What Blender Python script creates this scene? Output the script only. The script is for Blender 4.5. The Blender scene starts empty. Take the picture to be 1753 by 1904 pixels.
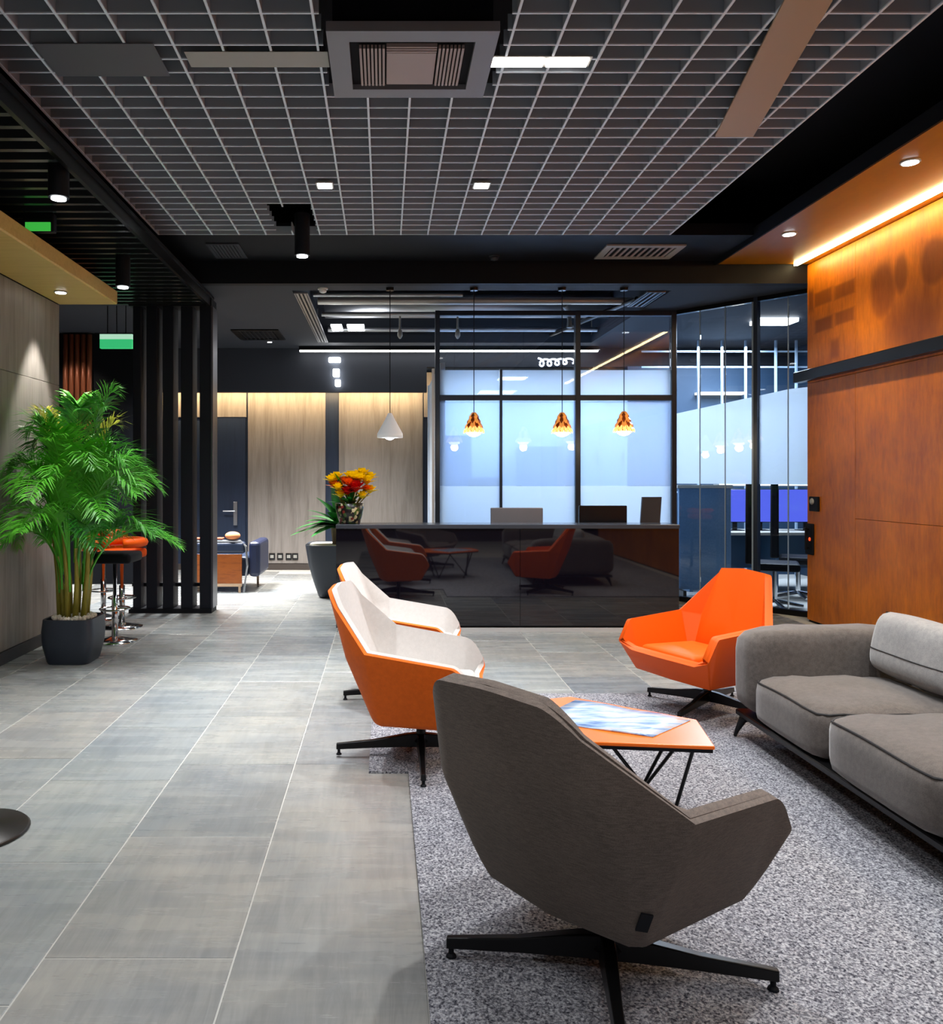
import bpy, bmesh, math, random
from mathutils import Vector, Matrix
random.seed(7)
S = bpy.context.scene
COL = S.collection
PI = math.pi
# ---------------------------------------------------------------- camera, exposure, world
F, CX, CY, H = 1500.0, 715.0, 887.0, 1.5      # focal length in px, vanishing point, eye height
cam = bpy.data.cameras.new('camera'); co = bpy.data.objects.new('camera', cam); COL.objects.link(co)
co.location = (0, 0, H); co.rotation_euler = (PI/2, 0, 0)
cam.sensor_fit = 'AUTO'; cam.sensor_width = 36; cam.lens = 36*F/1904
cam.shift_x = (876.5-CX)/1904; cam.shift_y = -(952-CY)/1904
cam.clip_start = .05; cam.clip_end = 100
S.camera = co
S.view_settings.view_transform = 'Standard'; S.view_settings.look = 'None'
S.view_settings.gamma = 1; S.view_settings.use_curve_mapping = False
S.view_settings.exposure = 0.0
w = bpy.data.worlds.new('world'); S.world = w; w.use_nodes = True
w.node_tree.nodes['Background'].inputs[0].default_value = (.5, .56, .65, 1)
w.node_tree.nodes['Background'].inputs[1].default_value = .06
try:
    S.cycles.max_bounces = 10; S.cycles.transparent_max_bounces = 24
    S.cycles.sample_clamp_indirect = 4; S.cycles.caustics_reflective = False; S.cycles.caustics_refractive = False
except Exception: pass

def lamp(name, kind, loc, power, color=(1, 1, 1), size=.1, size_y=None, rot=(0, 0, 0), angle=100, blend=.8, spread=180):
    l = bpy.data.lights.new(name, kind); l.energy = power; l.color = color
    if kind == 'AREA':
        l.size = size; l.spread = math.radians(spread)
        if size_y: l.shape = 'RECTANGLE'; l.size_y = size_y
    if kind == 'SPOT':
        l.shadow_soft_size = size; l.spot_size = math.radians(angle); l.spot_blend = blend
    if kind == 'POINT': l.shadow_soft_size = size
    o = bpy.data.objects.new(name, l); COL.objects.link(o); o.location = loc; o.rotation_euler = rot
    return o
NEUT = (.96, .98, 1); COOL = (.72, .84, 1); WARM = (1, .66, .30)
# fill lamps behind and above the camera, added to light the foreground
for x in (-1.4, .6, 2.8):
    lamp('fill_panel', 'AREA', (x, -.6, 3.62), 28, NEUT, .9)
    lamp('fill_panel', 'AREA', (x, 1.9, 3.66), 27, NEUT, .6)
# spots over the lounge: two at the square downlights, others added without fixtures
SPOTS = [(-.46, 6.2, 95, 80), (.745, 6.2, 130, 95), (1.0, 3.9, 150, 100), (2.1, 4.7, 90, 100), (-.35, 5.4, 330, 56), (-1.2, 4.9, 270, 62),
         (-.25, 3.2, 55, 60), (-1.7, 6.1, 70, 80), (1.9, 2.9, 130, 100), (2.3, 6.4, 70, 100), (-1.6, 3.4, 60, 85), (1.2, 6.9, 130, 85), (-1.3, 7.6, 90, 80), (-.2, 7.2, 60, 60)]
for x, y, p, a in SPOTS: lamp('down_beam', 'SPOT', (x, y, 3.70), p*1.58, NEUT, .05, angle=a)
# office behind glass
lamp('office_panel', 'AREA', (1.3, 11.2, 2.86), 85, COOL, .9, 1.6)
lamp('office_panel', 'AREA', (2.7, 11.2, 2.86), 85, COOL, .9, 1.6)
lamp('office_panel', 'AREA', (4.9, 10.9, 3.42), 330, COOL, 1.2, 2.0)
# bright lobby to the left behind the slatted screen, strip-lit rear hall
lamp('hall_light', 'AREA', (-2.5, 10.4, 3.44), 230, (.97, .98, 1), .9, 1.4, spread=95)
lamp('hall_light', 'AREA', (-.6, 11.2, 3.40), 100, (1, .97, .93), .8, 1.0, spread=95)

# ---------------------------------------------------------------- materials
def nodes(m):
    m.use_nodes = True
    return m.node_tree, m.node_tree.nodes, m.node_tree.links, m.node_tree.nodes['Principled BSDF']
def lin(r, g, b):
    f = lambda c: ((c/255+.055)/1.055)**2.4 if c > 10.3 else c/255/12.92
    return (f(r), f(g), f(b), 1)
def pm(name, col, rough=.5, metal=0, spec=.5, emit=None, es=0, coat=0, sheen=0):
    m = bpy.data.materials.new(name); t, n, l, p = nodes(m)
    p.inputs['Base Color'].default_value = col if len(col) == 4 else (*col, 1)
    p.inputs['Roughness'].default_value = rough; p.inputs['Metallic'].default_value = metal
    p.inputs['Specular IOR Level'].default_value = spec
    p.inputs['Coat Weight'].default_value = coat
    p.inputs['Sheen Weight'].default_value = sheen
    if emit: p.inputs['Emission Color'].default_value = (*emit[:3], 1); p.inputs['Emission Strength'].default_value = es
    return m
def coords(n, l, kind='Object', scale=(1, 1, 1), jitter=False):
    tc = n.new('ShaderNodeTexCoord'); mp = n.new('ShaderNodeMapping'); mp.inputs['Scale'].default_value = scale
    l.new(tc.outputs[kind], mp.inputs['Vector'])
    if jitter:
        oi = n.new('ShaderNodeObjectInfo'); mu = n.new('ShaderNodeMath'); mu.operation = 'MULTIPLY'; mu.inputs[1].default_value = 37
        l.new(oi.outputs['Random'], mu.inputs[0]); l.new(mu.outputs[0], mp.inputs['Location'])
    return mp
def noise(n, l, vec, scale, detail=4, rough=.55, dist=0):
    t = n.new('ShaderNodeTexNoise'); t.inputs['Scale'].default_value = scale; t.inputs['Detail'].default_value = detail
    t.inputs['Roughness'].default_value = rough; t.inputs['Distortion'].default_value = dist
    l.new(vec.outputs[0], t.inputs['Vector']); return t
def ramp(n, l, src, stops):
    r = n.new('ShaderNodeValToRGB'); e = r.color_ramp.elements
    while len(e) < len(stops): e.new(.5)
    for k, (p, c) in enumerate(stops): e[k].position = p; e[k].color = c
    l.new(src, r.inputs['Fac']); return r
def mixc(n, l, fac, a, b, mode='MIX'):
    x = n.new('ShaderNodeMix'); x.data_type = 'RGBA'; x.blend_type = mode
    for s, v in ((x.inputs[0], fac), (x.inputs[6], a), (x.inputs[7], b)):
        if hasattr(v, 'links'): l.new(v, s)
        else: s.default_value = v
    return x.outputs[2]
def bump(n, l, p, src, strength=.2, dist=.01):
    b = n.new('ShaderNodeBump'); b.inputs['Strength'].default_value = strength; b.inputs['Distance'].default_value = dist
    l.new(src, b.inputs['Height']); l.new(b.outputs[0], p.inputs['Normal'])
def streak(name, c1, c2, scale, rough=.5, jitter=True, c3=None, bs=.15, spec=.5, nscale=1.0):
    """streaked grain (wood, laminate): noise stretched by the mapping scale"""
    m = bpy.data.materials.new(name); t, n, l, p = nodes(m)
    mp = coords(n, l, 'Object', scale, jitter)
    a = noise(n, l, mp, nscale, 6, .6, .4); b = noise(n, l, mp, 5*nscale, 4, .6)
    r = ramp(n, l, a.outputs[0], [(.32, c1), (.55, c2), (.72, c3 or c1)])
    c = mixc(n, l, .25, r.outputs[0], ramp(n, l, b.outputs[0], [(.3, c1), (.7, c2)]).outputs[0])
    l.new(c, p.inputs['Base Color']); p.inputs['Roughness'].default_value = rough; p.inputs['Specular IOR Level'].default_value = spec
    bump(n, l, p, b.outputs[0], bs, .004); return m
def fabric(name, c1, c2, scale=260, rough=.85, bs=.25, wave=None, sheen=.2, big=3):
    m = bpy.data.materials.new(name); t, n, l, p = nodes(m)
    mp = coords(n, l, 'Object', (1, 1, 1)); a = noise(n, l, mp, scale, 2); b = noise(n, l, mp, big, 3)
    mp2 = coords(n, l, 'Object', wave or (1, 1, 1)); d = noise(n, l, mp2, 40, 3)
    f = n.new('ShaderNodeMath'); f.operation = 'ADD'; l.new(a.outputs[0], f.inputs[0]); l.new(d.outputs[0], f.inputs[1])
    g = n.new('ShaderNodeMath'); g.operation = 'MULTIPLY'; l.new(f.outputs[0], g.inputs[0]); g.inputs[1].default_value = .5
    c = ramp(n, l, g.outputs[0], [(.38, c1), (.62, c2)])
    k = mixc(n, l, .3, c.outputs[0], ramp(n, l, b.outputs[0], [(.3, c1), (.7, c2)]).outputs[0])
    l.new(k, p.inputs['Base Color']); p.inputs['Roughness'].default_value = rough; p.inputs['Sheen Weight'].default_value = sheen
    p.inputs['Specular IOR Level'].default_value = .25
    bump(n, l, p, g.outputs[0], bs, .003); return m

BLACK = pm('black_paint', (.005, .006, .009), .6, spec=.18)
BLACKM = pm('black_matte', (.004, .004, .006), .8, spec=.2)
BLKMET = pm('black_metal', (.010, .010, .011), .30, .6)
CHAR = pm('charcoal_plaster', (.030, .034, .044), .7, spec=.3)
NAVY = streak('navy_laminate', (.012, .022, .05, 1), (.018, .032, .068, 1), (30, 30, 1.5), .45)
CHROME = pm('chrome', (.75, .76, .78), .12, 1)
STEEL = pm('galvanised_steel', (.42, .43, .45), .35, .9)
LGREY = pm('pale_grey_metal', lin(160, 158, 152), .5)
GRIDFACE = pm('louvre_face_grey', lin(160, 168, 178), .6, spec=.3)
GRIDEDGE = pm('louvre_edge_lit', lin(226, 238, 248), .5)  # floor bounce on the bottom edges put into a paler colour
WHITE = pm('white_plastic', (.8, .8, .8), .4)
SCREEN = pm('screen_black', (.01, .01, .012), .2)
LEDW = pm('led_white', (1, 1, 1), .5, emit=(1, .97, .92), es=9)
LEDC = pm('lamp_face_cool', (1, 1, 1), .5, emit=(.92, .96, 1), es=12)
LEDSTRIP = pm('led_strip_warm', (1, 1, 1), .5, emit=(1, .82, .42), es=34)
COVE = pm('cove_strip_warm', (1, 1, 1), .5, emit=(1, .70, .36), es=60)
BLUESCR = pm('blue_display', (.02, .02, .1), .3, emit=(.10, .14, .85), es=1.0)
GREEN = pm('exit_green', (.02, .4, .1), .4, emit=(.05, .62, .22), es=.75)
GREENP = pm('exit_pale', (.5, .8, .6), .4, emit=(.5, .85, .62), es=.8)
ORANGE = pm('orange_leather', (.80, .098, .001), .5, spec=.25)
ORANGE2 = fabric('orange_felt', lin(205, 88, 0), lin(226, 100, 4), 300, .8, .15, sheen=.1)
OFFWH = fabric('offwhite_felt', lin(184, 179, 175), lin(196, 191, 187), 300, .85, .10, sheen=.1)
GREYFAB = fabric('grey_brown_weave', lin(74, 66, 61), lin(114, 101, 93), 420, .9, .35, wave=(1, 1, 7), sheen=.1)
SOFAFAB = fabric('taupe_velvet', lin(76, 69, 65), lin(102, 94, 89), 220, .8, .2, sheen=.35, big=5)
PILFAB = fabric('pale_grey_cushion_fabric', lin(128, 126, 126), lin(158, 155, 152), 240, .85, .25, sheen=.3)
PIPING = pm('dark_piping', (.02, .019, .02), .7)
POT = pm('slate_blue_pot', lin(38, 46, 58), .42)
PLAQ = streak('walnut_veneer', lin(120, 58, 14), lin(158, 84, 26), (4, 4, 30), .4)
GRAVEL = pm('white_gravel', lin(206, 198, 184), .7)
AMBER = pm('amber_glass', lin(225, 130, 40), .3, emit=(1, .42, .09), es=.55)
AMBERLIT = pm('amber_lit', (1, .9, .7), .4, emit=(1, .80, .42), es=7)
PETLIT = pm('amber_petal_lit', lin(240, 170, 70), .3, emit=(1, .62, .2), es=1.3)
CONEW = pm('white_cone', (.85, .86, .88), .4, emit=(.9, .95, 1), es=.25)
DESKGL = pm('black_glass', (.0045, .0035, .007), .03, spec=.75, coat=.3)
WALLWOOD = streak('grey_oak_laminate', lin(118, 112, 106), lin(150, 143, 136), (14, 14, .9), .5, c3=lin(132, 124, 114))
FARWOOD = streak('taupe_oak_panel', lin(122, 115, 110), lin(154, 146, 140), (12, 12, .8), .5, c3=lin(132, 124, 118))
CANOPY = streak('honey_canopy_veneer', lin(196, 158, 84), lin(214, 178, 104), (1.2, 26, 26), .45, bs=.05)
COPPER = pm('copper_tube', (.42, .13, .06), .35, .3)
BLUEGREY = pm('bluegrey_cabinet', lin(70, 98, 140), .5)
PALEWALL = pm('pale_blue_wall', lin(190, 206, 226), .7)

def mat_tiles():
    m = bpy.data.materials.new('grey_stone_tile'); t, n, l, p = nodes(m)
    oi = n.new('ShaderNodeObjectInfo')
    base = ramp(n, l, oi.outputs['Random'], [(0, lin(128, 130, 130)), (.35, lin(146, 147, 144)), (.6, lin(133, 138, 140)), (.88, lin(142, 141, 138)), (1, lin(120, 124, 128))])
    mx = coords(n, l, 'Object', (1.2, 9, 1), True); my = coords(n, l, 'Object', (14, 1.6, 1), True); mc = coords(n, l, 'Object', (1, 1, 1), True)
    a = noise(n, l, mx, 1.3, 5, .6); b = noise(n, l, my, 2, 6, .65, 1.2); c = noise(n, l, mc, 3.0, 4, .6)
    k = mixc(n, l, .42, base.outputs[0], ramp(n, l, a.outputs[0], [(.34, (.40, .41, .43, 1)), (.66, (.62, .61, .60, 1))]).outputs[0], 'OVERLAY')
    k2 = mixc(n, l, .34, k, ramp(n, l, b.outputs[0], [(.35, (.36, .36, .35, 1)), (.6, (.60, .60, .58, 1))]).outputs[0], 'OVERLAY')
    k3 = mixc(n, l, .35, k2, ramp(n, l, c.outputs[0], [(.36, (.38, .41, .45, 1)), (.64, (.63, .60, .55, 1))]).outputs[0], 'OVERLAY')
    l.new(k3, p.inputs['Base Color'])
    r = ramp(n, l, a.outputs[0], [(.3, (.18,)*3+(1,)), (.7, (.36,)*3+(1,))]); l.new(r.outputs[0], p.inputs['Roughness'])
    bump(n, l, p, b.outputs[0], .06, .004); return m
TILE = mat_tiles()
GROUT = pm('pale_grout', lin(178, 176, 170), .7)
def mat_rug():
    m = bpy.data.materials.new('speckled_grey_carpet'); t, n, l, p = nodes(m)
    mp = coords(n, l, 'Object', (1, 1, 1))
    v = n.new('ShaderNodeTexVoronoi'); v.inputs['Scale'].default_value = 150; l.new(mp.outputs[0], v.inputs['Vector'])
    a = noise(n, l, mp, 120, 2, .6); b = noise(n, l, mp, 1.6, 3)
    c = ramp(n, l, a.outputs[0], [(.38, lin(40, 40, 48)), (.50, lin(124, 124, 132)), (.60, lin(206, 205, 208))])
    k = mixc(n, l, .5, c.outputs[0], ramp(n, l, v.outputs['Color'], [(.2, lin(56, 56, 66)), (.8, lin(176, 176, 182))]).outputs[0])
    k2 = mixc(n, l, .25, k, ramp(n, l, b.outputs[0], [(.35, (.4, .4, .42, 1)), (.65, (.6, .6, .6, 1))]).outputs[0], 'OVERLAY')
    l.new(k2, p.inputs['Base Color']); p.inputs['Roughness'].default_value = .95; p.inputs['Specular IOR Level'].default_value = .1
    bump(n, l, p, a.outputs[0], .8, .012); return m
RUG = mat_rug()
def mat_leaf(name, c1, c2):
    m = bpy.data.materials.new(name); t, n, l, p = nodes(m)
    oi = n.new('ShaderNodeObjectInfo'); mp = coords(n, l); a = noise(n, l, mp, 9, 2)
    f = n.new('ShaderNodeMath'); f.operation = 'ADD'; l.new(oi.outputs['Random'], f.inputs[0]); l.new(a.outputs[0], f.inputs[1])
    r = ramp(n, l, f.outputs[0], [(.45, c1), (1.1, c2)]); r.color_ramp.elements[1].position = 1
    l.new(r.outputs[0], p.inputs['Base Color']); p.inputs['Roughness'].default_value = .4
    return m
PALMLEAF = mat_leaf('palm_leaf', lin(20, 110, 16), lin(84, 176, 40))
PALMLIT = mat_leaf('palm_leaf_lit', lin(120, 140, 30), lin(190, 186, 60))  # yellowed leaf colour standing in for spot light on the top fronds
CANE = streak('palm_cane', lin(96, 92, 20), lin(150, 138, 46), (20, 20, 3), .5)
LEAF2 = mat_leaf('dark_leaf', lin(12, 66, 22), lin(40, 130, 44))
YELP = pm('yellow_petal', lin(255, 222, 0), .5)
ORP = pm('orange_petal', lin(240, 120, 10), .5)
REDP = pm('red_petal', lin(190, 8, 8), .5)
def mat_mosaic():
    m = bpy.data.materials.new('mosaic_chip'); t, n, l, p = nodes(m)
    mp = coords(n, l); v = n.new('ShaderNodeTexVoronoi'); v.inputs['Scale'].default_value = 34; l.new(mp.outputs[0], v.inputs['Vector'])
    r = ramp(n, l, v.outputs['Color'], [(.25, lin(20, 16, 14)), (.45, lin(200, 190, 150)), (.6, lin(60, 90, 30)), (.8, lin(130, 40, 40))]); r.color_ramp.interpolation = 'CONSTANT'
    l.new(r.outputs[0], p.inputs['Base Color']); p.inputs['Roughness'].default_value = .3; return m
MOSAIC = mat_mosaic()
def mat_print():
    m = bpy.data.materials.new('blue_print_paper'); t, n, l, p = nodes(m)
    mp = coords(n, l, 'Object', (3, 14, 1)); a = noise(n, l, mp, 1.5, 5, .6)
    r = ramp(n, l, a.outputs[0], [(.34, lin(70, 104, 160)), (.46, lin(150, 176, 208)), (.56, lin(186, 194, 206)), (.72, lin(200, 160, 140))])
    l.new(r.outputs[0], p.inputs['Base Color']); p.inputs['Roughness'].default_value = .25; return m
PRINT = mat_print()
def mat_glass(name, tint, gloss=.04):
    m = bpy.data.materials.new(name); m.use_nodes = True; n = m.node_tree.nodes; l = m.node_tree.links; n.clear()
    o = n.new('ShaderNodeOutputMaterial'); t = n.new('ShaderNodeBsdfTransparent'); t.inputs[0].default_value = (*tint, 1)
    g = n.new('ShaderNodeBsdfGlossy'); g.inputs['Roughness'].default_value = .02
    fr = n.new('ShaderNodeFresnel'); fr.inputs[0].default_value = 1.45; x = n.new('ShaderNodeMixShader')
    l.new(fr.outputs[0], x.inputs[0]); l.new(t.outputs[0], x.inputs[1]); l.new(g.outputs[0], x.inputs[2]); l.new(x.outputs[0], o.inputs[0]); return m
GLASS = mat_glass('clear_glass', (.93, .96, .98))
def mat_film(name, tint, see=.3):
    m = bpy.data.materials.new(name); m.use_nodes = True; n = m.node_tree.nodes; l = m.node_tree.links; n.clear()
    o = n.new('ShaderNodeOutputMaterial'); t = n.new('ShaderNodeBsdfTransparent'); t.inputs[0].default_value = (*tint, 1)
    tr = n.new('ShaderNodeBsdfTranslucent'); tr.inputs[0].default_value = (*tint, 1)
    d = n.new('ShaderNodeBsdfDiffuse'); d.inputs[0].default_value = (*tint, 1)
    x = n.new('ShaderNodeMixShader'); x.inputs[0].default_value = .35; l.new(tr.outputs[0], x.inputs[1]); l.new(d.outputs[0], x.inputs[2])
    y = n.new('ShaderNodeMixShader'); y.inputs[0].default_value = see; l.new(x.outputs[0], y.inputs[1]); l.new(t.outputs[0], y.inputs[2])
    l.new(y.outputs[0], o.inputs[0]); return m
FILM = mat_film('frosted_film', (.70, .78, .89), .5)
FILM2 = mat_film('frosted_film_dense', (.84, .90, .96), .15)

# ---------------------------------------------------------------- mesh helpers
class MB:
    def __init__(s): s.bm = bmesh.new(); s.mi = 0
    def face(s, vs, mi=None):
        try:
            f = s.bm.faces.new(vs); f.material_index = s.mi if mi is None else mi; return f
        except ValueError: return None
    def box(s, a, b, bev=0, seg=2):
        a, b = [min(p, q) for p, q in zip(a, b)], [max(p, q) for p, q in zip(a, b)]
        v = [s.bm.verts.new((x, y, z)) for z in (a[2], b[2]) for y in (a[1], b[1]) for x in (a[0], b[0])]
        fs = [s.face([v[i] for i in q]) for q in ((0, 2, 3, 1), (4, 5, 7, 6), (0, 1, 5, 4), (2, 6, 7, 3), (0, 4, 6, 2), (1, 3, 7, 5))]
        if bev:
            es = {e for f in fs for e in f.edges}
            bmesh.ops.bevel(s.bm, geom=list(es), offset=bev, segments=seg, profile=.5, affect='EDGES')
        return s
    def prism(s, pts, z0, z1, axis='z'):
        """polygon pts (2-D) extruded; axis z: (x,y); y: (x,z); x: (y,z)"""
        def P(p, k): return {'z': (p[0], p[1], k), 'y': (p[0], k, p[1]), 'x': (k, p[0], p[1])}[axis]
        A = [s.bm.verts.new(P(p, z0)) for p in pts]; B = [s.bm.verts.new(P(p, z1)) for p in pts]
        n = len(pts); s.face(A[::-1]); s.face(B)
        for i in range(n): s.face([A[i], A[(i+1) % n], B[(i+1) % n], B[i]])
        return s
    def lathe(s, prof, c=(0, 0, 0), n=24, sq=0):
        rings = []
        for r, z in prof:
            ring = []
            for k in range(n):
                t = 2*PI*k/n; cx, sx = math.cos(t), math.sin(t)
                if sq:
                    e = 2/sq; cx = math.copysign(abs(cx)**e, cx); sx = math.copysign(abs(sx)**e, sx)
                ring.append(s.bm.verts.new((c[0]+r*cx, c[1]+r*sx, c[2]+z)))
            rings.append(ring)
        for a, b in zip(rings, rings[1:]):
            for k in range(n): s.face([a[k], a[(k+1) % n], b[(k+1) % n], b[k]])
        s.face(rings[0][::-1]); s.face(rings[-1]); return s
    def tube(s, pts, r, n=8, closed=False):
        pts = [Vector(p) for p in pts]; rs = r if isinstance(r, (list, tuple)) else [r]*len(pts); rings = []
        for i, p in enumerate(pts):
            d = (pts[min(i+1, len(pts)-1)]-pts[max(i-1, 0)]).normalized()
            u = d.orthogonal().normalized() if abs(d.z) > .99 else d.cross(Vector((0, 0, 1))).normalized(); v = d.cross(u)
            rings.append([s.bm.verts.new(p+(u*math.cos(2*PI*k/n)+v*math.sin(2*PI*k/n))*rs[i]) for k in range(n)])
        for a, b in zip(rings, rings[1:]):
            for k in range(n): s.face([a[k], a[(k+1) % n], b[(k+1) % n], b[k]])
        s.face(rings[0][::-1]); s.face(rings[-1]); return s
    def blob(s, c, r, sub=2, jit=0):
        m = Matrix.Translation(c) @ Matrix.Diagonal((*((r, r, r) if not hasattr(r, '__len__') else r), 1))
        g = bmesh.ops.create_icosphere(s.bm, subdivisions=sub, radius=1, matrix=m)
        for v in g['verts']:
            if jit: v.co += Vector((random.uniform(-jit, jit),)*1+(random.uniform(-jit, jit), random.uniform(-jit, jit)))
        return s
def wloc(o):
    v = Vector((0, 0, 0))
    while o: v += o.location; o = o.parent
    return v
def obj(name, mb, mat, parent=None, smooth=False, loc=None, local=False):
    """link a mesh; vertices are given in world space (before any rotation) unless local"""
    me = bpy.data.meshes.new(name); bm = mb.bm
    bmesh.ops.recalc_face_normals(bm, faces=bm.faces[:])
    off = Vector(loc) if loc else (wloc(parent) if parent else Vector((0, 0, 0)))
    if not local: bmesh.ops.translate(bm, verts=bm.verts[:], vec=-off)
    bm.to_mesh(me); bm.free()
    for m in (mat if isinstance(mat, (list, tuple)) else [mat]): me.materials.append(m)
    if smooth:
        me.polygons.foreach_set('use_smooth', [True]*len(me.polygons))
    o = bpy.data.objects.new(name, me); COL.objects.link(o)
    if parent: o.parent = parent; o.location = (off - wloc(parent)) if loc else (0, 0, 0)
    elif loc: o.location = loc
    return o
def smooth_angle(o, deg=40):
    me = o.data
    me.polygons.foreach_set('use_smooth', [True]*len(me.polygons))
    bm = bmesh.new(); bm.from_mesh(me)
    for e in bm.edges:
        e.smooth = not (len(e.link_faces) == 2 and e.calc_face_angle(0) > math.radians(deg))
    bm.to_mesh(me); bm.free(); return o
def bevmod(o, wd, seg=2, ang=30):
    m = o.modifiers.new('bevel', 'BEVEL'); m.width = wd; m.segments = seg; m.limit_method = 'ANGLE'; m.angle_limit = math.radians(ang); return o
def tag(o, label, cat, group=None, kind=None):
    if label: o['label'] = label
    if cat: o['category'] = cat
    if group: o['group'] = group
    if kind: o['kind'] = kind
    return o
def thing(name, label, cat, loc=(0, 0, 0), group=None):
    o = bpy.data.objects.new(name, None); COL.objects.link(o); o.location = loc; o.empty_display_size = .1
    return tag(o, label, cat, group)
def struct(name, mb=None, mat=None, label=None, loc=(0, 0, 0)):
    if mb: o = obj(name, mb, mat)
    else: o = bpy.data.objects.new(name, None); COL.objects.link(o); o.location = loc
    o['kind'] = 'structure'
    if label: o['label'] = label
    return o
KIDS = {}
def copy_tree(o, parent=None):
    c = o.copy(); COL.objects.link(c)
    if parent: c.parent = parent
    for ch in list(o.children): copy_tree(ch, c)
    return c
def B(a, b, bev=0, seg=2): return MB().box(a, b, bev, seg)
def at(px, py, d): return Vector(((px-CX)*d/F, d, H-(py-CY)*d/F))
def fx(px, py): d = F*H/(py-CY); return Vector(((px-CX)*d/F, d, 0))

# ================================================================ SETTING
# floor: screed with loose-laid tiles as parts
floor = struct('floor', B((-6.6, -3.2, -.12), (6.6, 13.4, -.0025)), GROUT, 'floor of long grey stone-look tiles with pale joints')
cols = {}
PITCH, X0 = .595, -.469
tile_cache = {}
def tile(x, y0, y1):
    L = round(y1-y0-.006, 3); key = L
    if key not in tile_cache:
        m = MB().box((-PITCH/2+.003, -L/2, -.010), (PITCH/2-.003, L/2, 0)); bmesh.ops.bevel(m.bm, geom=[e for e in m.bm.edges if all(v.co.z > -.001 for v in e.verts)], offset=.0015, segments=1, affect='EDGES')
        o = obj('floor_tile', m, TILE, floor, local=True); tile_cache[key] = o.data
    else:
        o = bpy.data.objects.new('floor_tile', tile_cache[key]); COL.objects.link(o); o.parent = floor
    o.location = (x, (y0+y1)/2, 0)
offs = {0: 4.215, -1: 4.215, -2: 3.99, -3: 3.45, -4: 4.3, -5: 3.9}
for i in range(-6, 8):
    xc = X0+PITCH*(i+.5)
    if i == 0: js = [-.6, 1.4, 4.215, 5.3, 6.2, 7.03, 7.9, 8.8, 9.7, 10.6, 11.5, 12.4, 13.3]
    else:
        o0 = offs.get(i, 4.1+(i*.37) % .85); k0 = math.floor((o0-1.2)/.85); js = [o0-.85*k0+.85*j for j in range(16)]; js = [j for j in js if j < 13.3]
        if i > 0: js = [j for j in js if j > 3.9]                # under the rug nothing is seen
    for a, b in zip(js, js[1:]): tile(xc, a, b)

# walls
CORT_Y = lambda px: 4.4*F/(px-CX)
wl = struct('wall_left', B((-3.25, -3.2, 0), (-3.075, 7.59, 4.3)), BLACK, 'left wall clad in grey oak laminate panels lit by a scallop of light')
for k, (a, b) in enumerate([(1.0, 2.35), (2.35, 3.7), (3.7, 5.05), (5.05, 6.4), (6.4, 7.59)]):
    for z0, z1 in ((.1, 2.36), (2.36, 3.118)):
        obj('wall_panel', B((-3.075, a+.002, z0+.002), (-3.06, b-.002, z1-.002), .002, 1), WALLWOOD, wl)
struct('baseboard_left', B((-3.075, 1, 0), (-3.045, 7.59, .10)), pm('skirting_dark', (.03, .03, .035), .4), 'dark skirting along the left oak wall')
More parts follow.
